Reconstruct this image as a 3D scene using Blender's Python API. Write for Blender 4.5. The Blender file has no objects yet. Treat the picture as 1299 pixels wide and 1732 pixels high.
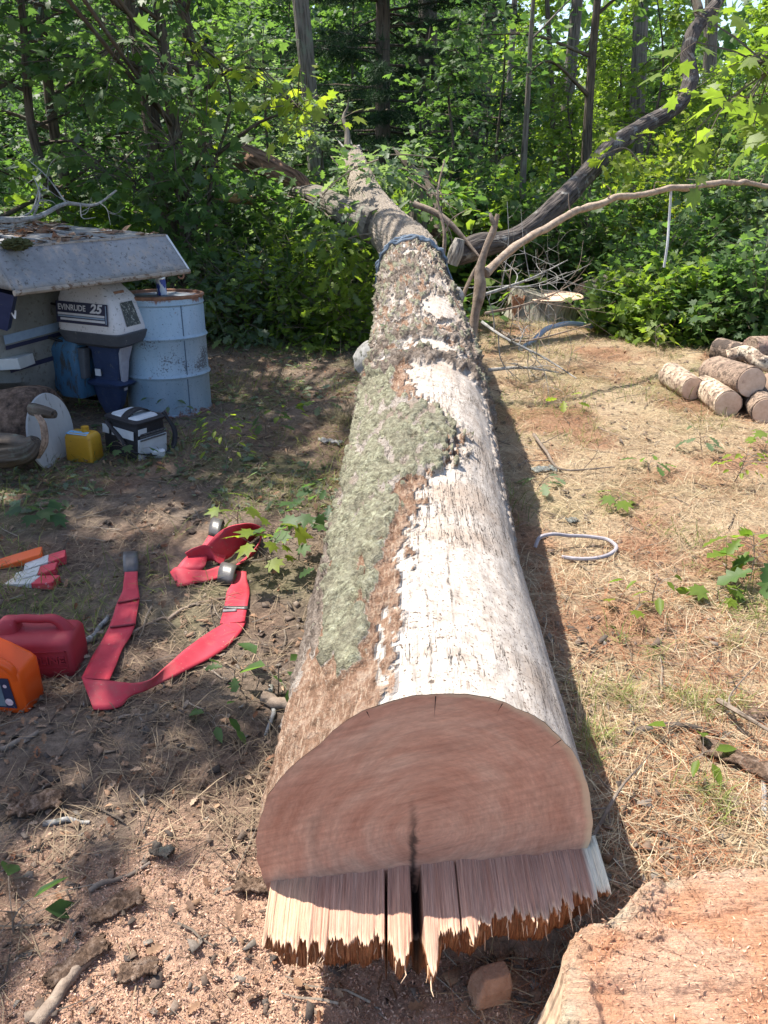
import bpy, bmesh, math, random
import numpy as np
from mathutils import Vector, Matrix, Euler

C = bpy.context.scene.collection
sc = bpy.context.scene
R = math.radians
rng = np.random.default_rng(7)

# ------------------------------------------------------------------ camera
FPX, PITCH, CAMH = 1333.0, R(24.0), 1.6            # focal length in photo pixels, downward pitch, eye height
cam_d = bpy.data.cameras.new('camera'); cam = bpy.data.objects.new('camera', cam_d); C.objects.link(cam)
cam_d.sensor_fit = 'VERTICAL'; cam_d.sensor_height = 36.0; cam_d.lens = 36.0 * FPX / 1732.0
cam_d.clip_start = 0.05; cam_d.clip_end = 600
cam.location = (0, 0, CAMH); cam.rotation_euler = (R(90) - PITCH, 0, 0)
sc.camera = cam

# ------------------------------------------------------------------ sky, sun, exposure
SX, SY = 0.48, 0.29                                  # shadow shift per metre of height: to the right, towards the viewer
SUN = Vector((-SX, SY, 1.0)).normalized()       # towards the sun: beyond and to the left
w = bpy.data.worlds.new("World"); sc.world = w; w.use_nodes = True
nt = w.node_tree; bg = nt.nodes['Background']
sky = nt.nodes.new('ShaderNodeTexSky'); sky.sky_type = 'NISHITA'; sky.sun_disc = False
sky.sun_elevation = math.asin(SUN.z); sky.sun_rotation = math.atan2(-SX, SY) % (2 * math.pi); sky.dust_density = 1.5
nt.links.new(sky.outputs[0], bg.inputs[0]); bg.inputs[1].default_value = 0.135
sd = bpy.data.lights.new('sun', 'SUN'); sd.energy = 4.9; sd.angle = R(0.53); sd.color = (1.0, 0.94, 0.84)
so = bpy.data.objects.new('sun', sd); C.objects.link(so); so.rotation_euler = (-SUN).to_track_quat('-Z', 'Y').to_euler()
so.location = (-8, 8, 16)
sc.view_settings.view_transform = 'Standard'; sc.view_settings.look = 'None'
sc.view_settings.exposure = 1.1; sc.view_settings.gamma = 1.0
sc.cycles.max_bounces = 8; sc.cycles.diffuse_bounces = 4; sc.cycles.transmission_bounces = 5; sc.cycles.transparent_max_bounces = 4
sc.cycles.use_denoising = True

# ------------------------------------------------------------------ helpers
def ray(px, py):
    u = (px - 649.5) / FPX; v = (py - 866) / FPX
    return np.array((u, math.cos(PITCH) - v * math.sin(PITCH), -math.sin(PITCH) - v * math.cos(PITCH)))
def P(px, py, z=0.0):                                # where the photo point lies at height z
    d = ray(px, py); return np.array((0, 0, CAMH)) + d * ((z - CAMH) / d[2])
def Q(px, py, Y):                                    # where it lies at distance Y
    d = ray(px, py); return np.array((0, 0, CAMH)) + d * (Y / d[1])

def hash3(i, j, k, seed):
    n = (i * 374761393 + j * 668265263 + k * 2147483647 + seed * 1274126177) & 0xffffffff
    n = ((n ^ (n >> 13)) * 1274126177) & 0xffffffff
    n = (n ^ (n >> 16)) & 0xffffffff
    return (n & 0xffff) / 65535.0
GRAD = np.array([(1,1,0),(-1,1,0),(1,-1,0),(-1,-1,0),(1,0,1),(-1,0,1),(1,0,-1),(-1,0,-1),(0,1,1),(0,-1,1),(0,1,-1),(0,-1,-1),(1,1,0),(-1,1,0),(0,-1,1),(0,-1,-1)], float)
def vnoise(p, seed=0):
    p = np.asarray(p, float); f = np.floor(p); i = f.astype(np.int64); t = p - f; t = t * t * (3 - 2 * t)
    x, y, z = i[..., 0], i[..., 1], i[..., 2]; a, b, c = t[..., 0], t[..., 1], t[..., 2]
    r = 0; fr = p - f
    for dx in (0, 1):
        for dy in (0, 1):
            for dz in (0, 1):
                g = GRAD[(hash3(x + dx, y + dy, z + dz, seed) * 65535).astype(np.int64) & 15]
                dot = g[..., 0] * (fr[..., 0] - dx) + g[..., 1] * (fr[..., 1] - dy) + g[..., 2] * (fr[..., 2] - dz)
                r = r + dot * (a if dx else 1 - a) * (b if dy else 1 - b) * (c if dz else 1 - c)
    return .5 + .62 * r
def fbm(p, seed=0, oct=4, gain=0.5):
    p = np.asarray(p, float); s = 0; a = 1; n = 0
    for k in range(oct):
        s = s + a * vnoise(p * 2 ** k, seed + k * 17); n += a; a *= gain
    return s / n
def fbm2(x, y, sc_, seed=0, oct=4):
    x = np.asarray(x, float); return fbm(np.stack([x * sc_, np.asarray(y, float) * sc_, np.zeros_like(x) + 3.7], -1), seed, oct)
def sstep(a, b, x):
    t = np.clip((np.asarray(x, float) - a) / (b - a), 0, 1); return t * t * (3 - 2 * t)
def lerp(a, b, t): return a + (b - a) * t
def unit(v): v = np.asarray(v, float); return v / max(np.linalg.norm(v), 1e-9)

def cr(pts, n):                                       # smooth curve through rows of numbers
    pts = np.asarray(pts, float); L = np.r_[0, np.cumsum(np.linalg.norm(np.diff(pts[:, :3], axis=0), axis=1))]
    if len(pts) < 3:
        t = np.linspace(0, 1, n)[:, None]; return pts[0] * (1 - t) + pts[-1] * t
    m = np.gradient(pts, L, axis=0); t = np.linspace(0, L[-1], n)
    i = np.clip(np.searchsorted(L, t, side='right') - 1, 0, len(L) - 2); h = (L[i + 1] - L[i])[:, None]; u = (t - L[i])[:, None] / h
    return (2*u**3-3*u**2+1)*pts[i] + (u**3-2*u*u+u)*h*m[i] + (-2*u**3+3*u*u)*pts[i+1] + (u**3-u*u)*h*m[i+1]

def frames(pts):
    T = np.gradient(pts, axis=0); T /= np.maximum(np.linalg.norm(T, axis=1), 1e-9)[:, None]
    ref = np.array((0, 0, 1.0)) if abs(T[:, 2]).mean() < 0.8 else np.array((1.0, 0, 0))
    X = np.cross(T, ref); X /= np.maximum(np.linalg.norm(X, axis=1), 1e-9)[:, None]
    return T, X, np.cross(X, T)

class MB:
    """collects shapes; build() links them as ONE mesh object"""
    def __init__(s): s.v = []; s.f = []; s.c = []; s.t = []; s.n = 0
    def add(s, v, f, col=None, tc=None):
        v = np.asarray(v, float).reshape(-1, 3); o = s.n; s.t.append(v if tc is None else np.asarray(tc, float).reshape(-1, 3)); s.v.append(v); s.n += len(v)
        s.f += [tuple(int(i) + o for i in q) for q in f]
        s.c.append(np.tile(np.asarray(col if col is not None else (1, 1, 1), float), (len(v), 1)) if np.ndim(col) < 2 else np.asarray(col, float))
        return s
    def box(s, c, size, ax=None, col=None):
        ax = np.eye(3) if ax is None else np.asarray(ax, float)
        q = np.array([(x, y, z) for z in (-.5, .5) for y in (-.5, .5) for x in (-.5, .5)]) * np.asarray(size)
        return s.add(np.asarray(c) + q @ ax, [(0, 2, 3, 1), (4, 5, 7, 6), (0, 1, 5, 4), (2, 6, 7, 3), (0, 4, 6, 2), (1, 3, 7, 5)], col)
    def tube(s, pts, rad, seg=8, cap=True, rough=0.0, seed=1, col=None, flat=1.0):
        pts = np.asarray(pts, float); n = len(pts); rad = np.broadcast_to(np.asarray(rad, float), (n,))
        T, X, Z = frames(pts); a = np.linspace(0, 2 * math.pi, seg, endpoint=False); LL_ = np.r_[0, np.cumsum(np.linalg.norm(np.diff(pts, axis=0), axis=1))]
        rr = rad[:, None] * np.ones(seg)
        if rough:
            q = np.stack([np.cos(a)[None] * 1.6 + np.zeros((n, 1)), np.sin(a)[None] * 1.6 + np.zeros((n, 1)), LL_[:, None] / (max(rad.max(), .004) * 7) + np.zeros(seg)[None]], -1)
            rr = rr * (1 + rough * (fbm(q, seed, 3) - 0.5) * 2)
        v = pts[:, None] + rr[..., None] * (np.cos(a)[None, :, None] * X[:, None] + np.sin(a)[None, :, None] * Z[:, None] * flat)
        f = [(i * seg + j, i * seg + (j + 1) % seg, (i + 1) * seg + (j + 1) % seg, (i + 1) * seg + j) for i in range(n - 1) for j in range(seg)]
        if cap: f += [tuple(range(seg - 1, -1, -1)), tuple((n - 1) * seg + j for j in range(seg))]
        rm = rad.max(); tc = np.stack([np.cos(a)[None] * rm + 0 * rr, np.sin(a)[None] * rm + 0 * rr, LL_[:, None] + 0 * rr], -1) + seed * .37
        return s.add(v, f, col, tc)
    def lathe(s, prof, c, seg=48, ax=(0, 0, 1), col=None):
        ax = unit(ax); ref = np.array((1.0, 0, 0)) if abs(ax[0]) < .9 else np.array((0, 1.0, 0))
        X = unit(np.cross(ref, ax)); Y = np.cross(ax, X); a = np.linspace(0, 2 * math.pi, seg, endpoint=False)
        pr = np.asarray(prof, float); n = len(pr)
        v = np.asarray(c) + pr[:, None, 1, None] * ax + pr[:, None, 0, None] * (np.cos(a)[None, :, None] * X + np.sin(a)[None, :, None] * Y)
        f = [(i * seg + j, i * seg + (j + 1) % seg, (i + 1) * seg + (j + 1) % seg, (i + 1) * seg + j) for i in range(n - 1) for j in range(seg)]
        if pr[0, 0] > 1e-6: f.append(tuple(range(seg - 1, -1, -1)))
        if pr[-1, 0] > 1e-6: f.append(tuple((n - 1) * seg + j for j in range(seg)))
        return s.add(v, f, col)
    def loft(s, secs, o, A, B, Cc=(0, 0, 1), n=24, col=None):
        """secs: (height, centre along A, centre along B, half A, half B, corner roundness 0..1)"""
        o = np.asarray(o, float); A = np.asarray(A, float); B = np.asarray(B, float); Cc = np.asarray(Cc, float); v = []
        for (h, ca, cb, ha, hb, rd) in secs:
            t = (np.arange(n) + .5) / n * 2 * math.pi; e = 2 / (2 + 8 * (1 - rd))
            x = np.sign(np.cos(t)) * np.abs(np.cos(t)) ** e; y = np.sign(np.sin(t)) * np.abs(np.sin(t)) ** e
            v.append(o + (ca + ha * x)[:, None] * A + (cb + hb * y)[:, None] * B + h * Cc)
        k = len(secs)
        f = [(i * n + j, i * n + (j + 1) % n, (i + 1) * n + (j + 1) % n, (i + 1) * n + j) for i in range(k - 1) for j in range(n)]
        f += [tuple(range(n - 1, -1, -1)), tuple((k - 1) * n + j for j in range(n))]
        return s.add(np.concatenate(v), f, col)
    def quad(s, *pts, col=None): return s.add(np.array(pts), [tuple(range(len(pts)))], col)
    def sphere(s, c, r, seg=16, rough=0.0, seed=0, col=None, scale=(1, 1, 1), fr=2.0):
        th = np.linspace(0, math.pi, seg // 2 + 1); ph = np.linspace(0, 2 * math.pi, seg, endpoint=False)
        d = np.stack([np.sin(th)[:, None] * np.cos(ph), np.sin(th)[:, None] * np.sin(ph), np.cos(th)[:, None] + 0 * ph], -1)
        rr = r * (1 + rough * (fbm(d * fr + seed, seed, 3) - .5) * 2)
        v = np.asarray(c) + d * rr[..., None] * np.asarray(scale); n = len(th)
        return s.add(v, [(i * seg + j, (i + 1) * seg + j, (i + 1) * seg + (j + 1) % seg, i * seg + (j + 1) % seg) for i in range(n - 1) for j in range(seg)], col)
    def build(s, name, mat, parent=None, smooth=False, bevel=0.0, solid=0.0, angle=40):
        me = bpy.data.meshes.new(name); v = np.concatenate(s.v)
        o = bpy.data.objects.new(name, me); C.objects.link(o)
        if parent is not None:
            o.parent = parent; v = v - np.array(parent.get('origin', (0, 0, 0)))
        me.from_pydata(v.tolist(), [], s.f)
        ca = me.color_attributes.new('Col', 'FLOAT_COLOR', 'POINT')
        cc = np.ones((len(v), 4), np.float32); cc[:, :3] = np.concatenate(s.c); ca.data.foreach_set('color', cc.ravel())
        at = me.attributes.new('tc', 'FLOAT_VECTOR', 'POINT'); at.data.foreach_set('vector', np.concatenate(s.t).astype(np.float32).ravel())
        if mat: me.materials.append(mat)
        if smooth:
            me.polygons.foreach_set('use_smooth', np.ones(len(me.polygons), bool))
            if angle < 180:
                try: me.set_sharp_from_angle(angle=R(angle))
                except Exception: pass
        if solid:
            m = o.modifiers.new('thickness', 'SOLIDIFY'); m.thickness = solid; m.offset = 0
        if bevel:
            m = o.modifiers.new('bevel', 'BEVEL'); m.width = bevel; m.segments = 2; m.limit_method = 'ANGLE'; m.angle_limit = R(35)
        return o

def npmesh(name, v, loops, per, cols, mat, parent=None, smooth=False):
    """big mesh straight from arrays; every face has `per` corners"""
    me = bpy.data.meshes.new(name); v = np.asarray(v, np.float32).reshape(-1, 3); nf = len(loops) // per
    if parent is not None: v = v - np.array(parent.get('origin', (0, 0, 0)), np.float32)
    me.vertices.add(len(v)); me.vertices.foreach_set('co', np.ascontiguousarray(v, np.float32).ravel())
    me.loops.add(len(loops)); me.loops.foreach_set('vertex_index', np.asarray(loops, np.int32))
    me.polygons.add(nf); me.polygons.foreach_set('loop_start', np.arange(0, nf * per, per, dtype=np.int32))
    try: me.polygons.foreach_set('loop_total', np.full(nf, per, np.int32))
    except Exception: pass
    if smooth: me.polygons.foreach_set('use_smooth', np.ones(nf, bool))
    me.update(calc_edges=True)
    if cols is not None:
        ca = me.color_attributes.new('Col', 'FLOAT_COLOR', 'POINT'); cc = np.ones((len(v), 4), np.float32); cc[:, :3] = cols
        ca.data.foreach_set('color', cc.ravel())
    if mat: me.materials.append(mat)
    o = bpy.data.objects.new(name, me); C.objects.link(o); o.parent = parent
    return o

def tag(o, label=None, cat=None, group=None, kind=None):
    if label: o['label'] = label
    if cat: o['category'] = cat
    if group: o['group'] = group
    if kind: o['kind'] = kind
    return o
def thing(name, loc, label, cat, group=None):          # an Empty at the thing's base that parents its parts
    o = bpy.data.objects.new(name, None); C.objects.link(o); o.location = loc; o['origin'] = [float(x) for x in loc]
    o.empty_display_size = 0.1
    return tag(o, label, cat, group)
def host(part, root):                                # lets a part carry sub-parts
    part['origin'] = list(root['origin']); return part
def copy_tree(o, parent=None):
    c = o.copy(); C.objects.link(c); c.parent = parent
    for ch in list(o.children): copy_tree(ch, c)
    return c

# ------------------------------------------------------------------ materials
class N:
    def __init__(s, name):
        s.m = bpy.data.materials.new(name); s.m.use_nodes = True; s.t = s.m.node_tree; s.b = s.t.nodes['Principled BSDF']
        s.out = s.t.nodes['Material Output']
    def n(s, typ, **kw):
        x = s.t.nodes.new('ShaderNode' + typ)
        for k, v in kw.items():
            if hasattr(x, k) and not k.startswith('i_'): setattr(x, k, v)
        return x
    def l(s, a, b): s.t.links.new(a, b)
    def coord(s, scale=(1, 1, 1), attr=None):
        if attr: t = s.n('Attribute'); t.attribute_name = attr; o = t.outputs['Vector']
        else: o = s.n('TexCoord').outputs['Object']
        mp = s.n('Mapping'); mp.inputs['Scale'].default_value = scale; s.l(o, mp.inputs[0]); return mp.outputs[0]
    def noise(s, vec, scale, detail=5, rough=.6):
        x = s.n('TexNoise'); x.inputs['Scale'].default_value = scale; x.inputs['Detail'].default_value = detail; x.inputs['Roughness'].default_value = rough
        s.l(vec, x.inputs['Vector']); return x.outputs['Fac']
    def voro(s, vec, scale, feature='F1'):
        x = s.n('TexVoronoi'); x.feature = feature; x.inputs['Scale'].default_value = scale; s.l(vec, x.inputs['Vector']); return x.outputs['Distance']
    def ramp(s, fac, stops):
        x = s.n('ValToRGB'); e = x.color_ramp.elements
        while len(e) < len(stops): e.new(0.5)
        for q, (p_, c) in zip(e, stops):
            q.position = p_; q.color = (*c, 1) if np.ndim(c) else (c, c, c, 1)
        s.l(fac, x.inputs[0]); return x.outputs[0]
    def mix(s, fac, a, b, mode='MIX'):
        x = s.n('Mix'); x.data_type = 'RGBA'; x.blend_type = mode
        for sock, v in ((x.inputs[0], fac), (x.inputs[6], a), (x.inputs[7], b)):
            if hasattr(v, 'links') or isinstance(v, bpy.types.NodeSocket): s.l(v, sock)
            elif np.ndim(v): sock.default_value = (*v, 1)
            else: sock.default_value = v
        return x.outputs[2]
    def math(s, op, a, b=0.0, clamp=False):
        x = s.n('Math'); x.operation = op; x.use_clamp = clamp
        for sock, v in ((x.inputs[0], a), (x.inputs[1], b)):
            if isinstance(v, bpy.types.NodeSocket): s.l(v, sock)
            else: sock.default_value = v
        return x.outputs[0]
    def bump(s, h, strength=.5, dist=.01):
        x = s.n('Bump'); x.inputs['Strength'].default_value = strength; x.inputs['Distance'].default_value = dist
        s.l(h, x.inputs['Height']); s.l(x.outputs[0], s.b.inputs['Normal']); return x.outputs[0]
    def base(s, c):
        if isinstance(c, bpy.types.NodeSocket): s.l(c, s.b.inputs['Base Color'])
        else: s.b.inputs['Base Color'].default_value = (*c, 1)
    def set(s, rough=.7, metal=0.0, spec=.4):
        s.b.inputs['Roughness'].default_value = rough; s.b.inputs['Metallic'].default_value = metal
        s.b.inputs['Specular IOR Level'].default_value = spec; return s

def m_plain(name, c1, c2=None, scale=12, rough=.6, bump=.15, dist=.004, metal=0.0, spec=.4, stretch=(1, 1, 1), dirt=None, dirt_amt=.5, dirt_scale=30):
    k = N(name).set(rough, metal, spec); v = k.coord(stretch); f = k.noise(v, scale, 6, .65)
    col = k.ramp(f, [(.3, c1), (.7, c2 if c2 else tuple(x * 1.25 for x in c1))])
    if dirt:
        d = k.noise(v, dirt_scale, 8, .7); col = k.mix(k.ramp(d, [(1 - dirt_amt - .06, 0), (1 - dirt_amt + .02, 1)]), col, dirt)
    k.base(col)
    if bump: k.bump(k.noise(v, scale * 5, 5, .7), bump, dist)
    return k.m

def m_leaf(name, thru=2.3, under=(.17, .21, .16), rough=.5):
    k = N(name).set(rough, 0, .3)
    a = k.n('Attribute'); a.attribute_name = 'Col'; col = a.outputs['Color']
    v = k.coord(); f = k.noise(v, 9, 3); c2 = k.mix(k.ramp(f, [(.3, .72), (.7, 1.2)]), col, col, 'MIX')
    c2 = k.mix(1.0, col, k.ramp(f, [(.3, .75), (.7, 1.25)]), 'MULTIPLY')
    g = k.n('NewGeometry'); c3 = k.mix(k.math('MULTIPLY', g.outputs['Backfacing'], .55), c2, under); k.base(c3)
    tr = k.n('BsdfTranslucent'); k.l(k.mix(1.0, c2, (thru * 1.08, thru * 1.12, thru * .5), 'MULTIPLY'), tr.inputs[0])
    ms = k.n('MixShader'); ms.inputs[0].default_value = .48; k.l(k.b.outputs[0], ms.inputs[1]); k.l(tr.outputs[0], ms.inputs[2])
    k.l(ms.outputs[0], k.out.inputs[0]); return k.m

def m_vcol(name, rough=.85, thru=0.0, noise=60, spec=.2):
    k = N(name).set(rough, 0, spec); a = k.n('Attribute'); a.attribute_name = 'Col'
    f = k.noise(k.coord(), noise, 4); c = k.mix(1.0, a.outputs['Color'], k.ramp(f, [(.3, .7), (.7, 1.3)]), 'MULTIPLY'); k.base(c)
    if thru:
        tr = k.n('BsdfTranslucent'); k.l(c, tr.inputs[0]); ms = k.n('MixShader'); ms.inputs[0].default_value = thru
        k.l(k.b.outputs[0], ms.inputs[1]); k.l(tr.outputs[0], ms.inputs[2]); k.l(ms.outputs[0], k.out.inputs[0])
    return k.m

def m_bark(name, dark, light, lich=None, sc_=1.0, along=(1, 1, .16)):
    k = N(name).set(.92, 0, .15); v = k.coord(tuple(a * sc_ for a in along), 'tc')
    wv = k.noise(v, 14, 6, .7); vo = k.voro(v, 26); h = k.math('ADD', wv, k.math('MULTIPLY', vo, .7))
    c = k.ramp(h, [(.45, dark), (.95, light)])
    if lich:
        u = k.coord(); c = k.mix(k.ramp(k.noise(u, 5 * sc_, 6, .7), [(.55, 0), (.66, .8)]), c, lich)
    k.base(c); k.bump(h, .8, .03); return k.m

M = {}
M['leaf'] = m_leaf('leaf'); M['leaf_far'] = m_leaf('distant_leaf', 2.2)
M['needle'] = m_vcol('pine_needle', .6, .25, 8)
M['litter'] = m_vcol('litter', .85, .15, 90); M['straw'] = m_vcol('straw', .7, .3, 40); M['chip'] = m_vcol('wood_chip', .85, .1, 200)
M['bark'] = m_bark('grey_bark', (.05, .043, .036), (.20, .175, .15), (.20, .23, .17))
M['bark_dark'] = m_bark('dark_bark', (.03, .024, .02), (.13, .105, .085), (.15, .17, .14))
M['bark_pale'] = m_bark('pale_bark', (.10, .09, .08), (.36, .33, .30), (.30, .34, .28), 2.0)
M['twig'] = m_plain('twig_bark', (.10, .075, .055), (.26, .21, .17), 30, .9, .5)
M['dead'] = m_plain('bare_dead_wood', (.13, .085, .06), (.34, .27, .21), 16, .85, .6, .01)
M['dead_grey'] = m_plain('grey_dead_wood', (.16, .15, .14), (.40, .39, .37), 24, .9, .6, .006, dirt=(.10, .10, .08), dirt_amt=.4)
# ------------------------------------------------------------------ ground
def gz(x, y):
    x = np.asarray(x, float); y = np.asarray(y, float)
    near = 1 - sstep(9, 14, np.hypot(x, y))
    z = (fbm2(x, y, 1.1, 3, 3) - .5) * .07 + (fbm2(x, y, 7, 5, 3) - .5) * .024 * near + (fbm2(x, y, 26, 9, 2) - .5) * .012 * near
    z = z - .03 * np.exp(-(((x - .06) / .5) ** 2 + ((y - 1.0) / .35) ** 2))
    return z + sstep(14, 60, y) * 1.2 * (fbm2(x, y, .05, 11, 2) - .2)
def saw_amt(x, y):
    d = np.hypot((x + .30) / 1.15, (y - 1.0) / .72); return np.clip(1 - sstep(.32, 1.0, d + (fbm2(x, y, 3, 21) - .5) * .9), 0, 1)
def straw_amt(x, y):
    return np.clip(sstep(-.2, .7, x + (fbm2(x, y, 1.3, 31) - .5) * 1.2), 0, 1) * sstep(.9, 1.5, y)

def axis_grid(a, b, step, far):
    mid = np.arange(a, b + 1e-6, step); out = []; g = step; p = b
    while p < far: g *= 1.22; p += g; out.append(p)
    ins = []; g = step; p = a
    while p > -far: g *= 1.22; p -= g; ins.append(p)
    return np.r_[ins[::-1], mid, out]
gx = axis_grid(-4.2, 4.2, .03, 220); gy = axis_grid(.3, 9.6, .03, 260)
GX, GY = np.meshgrid(gx, gy); GZ = gz(GX, GY); ny, nx = GX.shape
idx = np.arange(nx * ny).reshape(ny, nx)
loops = np.stack([idx[:-1, :-1], idx[:-1, 1:], idx[1:, 1:], idx[1:, :-1]], -1).ravel()
x_, y_ = GX.ravel(), GY.ravel()
soil = np.array((.15, .11, .085)); tan = np.array((.44, .335, .22)); lit = np.array((.20, .155, .12)); saw = np.array((.58, .37, .26)); sand = np.array((.62, .50, .40)); grn = np.array((.13, .15, .055)); rust = np.array((.30, .155, .09))
n1 = fbm2(x_, y_, 4, 41)[:, None]; n2 = fbm2(x_, y_, 1.2, 43)[:, None]
col = lerp(soil, lit, sstep(.35, .65, n1))
col = lerp(col, tan * lerp(.75, 1.15, n1), (straw_amt(x_, y_)[:, None]) * .9)
col = lerp(col, rust, sstep(.48, .66, fbm2(x_, y_, 1.9, 47))[:, None] * .7 * (.35 + .65 * straw_amt(x_, y_)[:, None]))
col = lerp(col, grn, sstep(.52, .68, n2) * .5 * sstep(1.4, 3, y_)[:, None])
col = lerp(col, saw * lerp(.7, 1.15, fbm2(x_, y_, 22, 49)[:, None]), (saw_amt(x_, y_)[:, None]) * .9)
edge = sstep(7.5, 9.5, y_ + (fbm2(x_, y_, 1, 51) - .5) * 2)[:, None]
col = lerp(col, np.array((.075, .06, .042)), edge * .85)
sd_ = (sstep(5.0, 5.6, x_ - (y_ - 13) * .35) * sstep(11.6, 12.6, y_) * (1 - sstep(19, 22, y_)))[:, None]
col = lerp(col, sand, sd_)
k = N('forest_ground').set(.95, 0, .15); a = k.n('Attribute'); a.attribute_name = 'Col'; v = k.coord()
f1 = k.noise(v, 55, 8, .75); f2 = k.noise(v, 11, 5, .6)
c = k.mix(1.0, a.outputs['Color'], k.ramp(f1, [(.3, .45), (.5, 1.0), (.72, 1.5)]), 'MULTIPLY')
c = k.mix(1.0, c, k.ramp(f2, [(.3, .75), (.7, 1.2)]), 'MULTIPLY'); k.base(c)
k.bump(k.math('ADD', f1, k.noise(v, 160, 4, .7)), .9, .012); M['ground'] = k.m
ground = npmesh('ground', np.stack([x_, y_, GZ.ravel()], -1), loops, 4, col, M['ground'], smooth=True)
tag(ground, kind='structure')

# ------------------------------------------------------------------ the felled trunk
tree = thing('fallen_tree', (.06, 1.2, 0), 'huge felled tree trunk with its sawn butt towards the viewer and half its bark gone', 'felled tree')
LC = np.array([(.088, 1.215, .345, .338), (.106, 1.7, .34, .33), (.125, 2.3, .335, .325), (.17, 3.1, .36, .325), (.21, 4.0, .42, .325), (.23, 4.65, .53, .315), (.225, 5.2, .67, .268), (.20, 5.8, .79, .238), (.20, 6.9, .93, .198), (.04, 7.4, 1.05, .178), (-.09, 7.8, 1.18, .162), (-.25, 9.0, 1.43, .128), (-.37, 10.2, 1.66, .105)])
NS, NP = 900, 240
dense = cr(LC, 3000); sL = np.r_[0, np.cumsum(np.linalg.norm(np.diff(dense[:, :3], axis=0), axis=1))]
sq = np.r_[np.linspace(0, 6.0, 760), np.linspace(6.0, sL[-1], 141)[1:]]
A = np.stack([np.interp(sq, sL, dense[:, i]) for i in range(4)], -1)
T, X, Z = frames(A[:, :3]); T[0] = T[3]; X[0] = X[3]; Z[0] = Z[3]
ph = np.linspace(-math.pi, math.pi, NP, endpoint=False); deg = np.degrees(ph)
S_, D_ = np.meshgrid(sq, deg, indexing='ij')
q = np.stack([np.sin(ph)[None] * 1.0 + 0 * S_, np.cos(ph)[None] + 0 * S_, S_], -1)
wob = (fbm(q * np.array((7, 7, 5)), 61, 4) - .5); wob2 = (fbm(q * np.array((18, 18, 16)), 63, 3) - .5); fine = fbm(q * np.array((34, 34, 42)), 65, 3)
def pw(xs, ys): return np.interp(S_, xs, ys)
lr = pw([0, .11, .15, .4, .77, 1.13, 1.2, 1.3, 1.67, 1.87, 2.0, 2.3, 2.6], [-150, -120, -24, -27, -22, -12, 2, 15, 22, 8, -12, -28, -30])
wl = pw([0, .4, .8, 1.0, 1.2, 1.3, 1.67, 1.87, 2.0, 2.3, 2.6], [-17, -13, -9, -2, 3, 17, 25, 10, -5, -12, -15])
jig = wob * 34 + wob2 * 26
far_ = sstep(2.55, 2.7, S_ + wob * .3)
ll = pw([.1, .15, .3, .5, 1.0, 2.0, 2.6], [-36, -38, -44, -50, -60, -72, -72])
lich = sstep(-2, 2, lr - D_ + jig) * sstep(.10, .14, S_ + wob2 * .14 + (D_ + 30) * .0011) * sstep(-3, 3, D_ - ll + jig * .8) * (1 - far_)
patch = sstep(.50, .57, fbm(q * np.array((9, 9, 8)), 79, 4)) * .9; lich0 = lich.copy(); lich = lich * (1 - patch * sstep(.6, 1.2, S_ + 0) * .75)
brown = sstep(-1.5, 1.5, wl - D_ + jig * .8) * (1 - np.maximum(lich, lich0 * .6)) * (1 - far_)
barkL = np.maximum(sstep(-3, 3, ll + 3 - D_ + jig * 1.4) * (1 - far_) * sstep(.22, .5, S_ + wob * .5), (lich0 - lich) * .9)
barkR = .75 * sstep(-5, 5, D_ - pw([0, 1.0, 1.3, 2.6], [140, 120, 68, 62]) + jig * 1.1) * (1 - far_)
brown = np.clip(brown + sstep(.58, .66, fbm(q * np.array((24, 24, 12)), 84, 4)) * np.exp(-np.maximum(D_ - wl, 0) / 7) * (1 - lich) * (1 - far_) , 0, 1)
bark = np.clip(barkL + barkR, 0, 1) * (1 - lich); brown = brown * (1 - bark)
blob = np.zeros_like(S_)
for (s0, d0, ds, dd) in ((3.45, 16, .28, 22), (4.0, 28, .16, 14), (3.05, 24, .09, 18), (4.62, 2, .08, 16), (2.85, 8, .10, 24)):
    blob = np.maximum(blob, 1 - np.hypot((S_ - s0) / ds, (D_ - d0) / dd))
wfar = sstep(-.05, .18, blob + wob * .9 + wob2 * .7) * (1 - sstep(5, 5.2, S_))
lfar = sstep(.5, .6, fbm(q * np.array((9, 9, 7)), 71, 4)) * far_ * (1 - wfar) * (1 - .7 * sstep(4.9, 5.4, S_))
bfar = sstep(.46, .56, fbm(q * np.array((5, 5, 3.5)), 73, 4)) * far_ * (1 - wfar) * (1 - sstep(5, 5.3, S_))
lich = np.clip(lich + lfar * .8, 0, 1); brown = np.clip(brown + bfar * (1 - lich), 0, 1) * (1 - bark)
bark = np.clip(bark + far_ * (1 - wfar) * (1 - lfar * .8) * (1 - bfar), 0, 1)
ridge = np.zeros_like(S_)
for s0, ww, amp in ((2.62, .05, .028), (2.74, .04, .016), (3.02, .05, .018), (3.3, .03, .012), (4.15, .06, .02), (4.5, .05, .016)):
    ridge += amp * np.exp(-((S_ - s0 + wob * .35) / ww) ** 2) * (.2 + 1.2 * fbm(q * np.array((3, 3, 1)), 77, 2))
rm_ = sstep(.003, .010, ridge) * (.1 + fbm(q * np.array((8, 8, 8)), 78, 3)); bark = np.clip(bark + rm_, 0, 1); wfar_ = 0
rad = A[:, 3:4] * (1 + wob * .035) - .05 * A[:, 3:4] * np.exp(-((D_ + 44) / 15) ** 2) * (1 - sstep(.1, .5, S_))
e0_ = sstep(.0, .05, S_); ridge = ridge + 0; bark = bark + 0
rad += ridge + e0_ * ( lich * (.026 + .020 * (fine - .35) + .024 * wob2) + bark * (.008 + .018 * (fine - .42) + .026 * wob2) + brown * (.026 * (fine - .45) + .02 * wob2))
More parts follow.
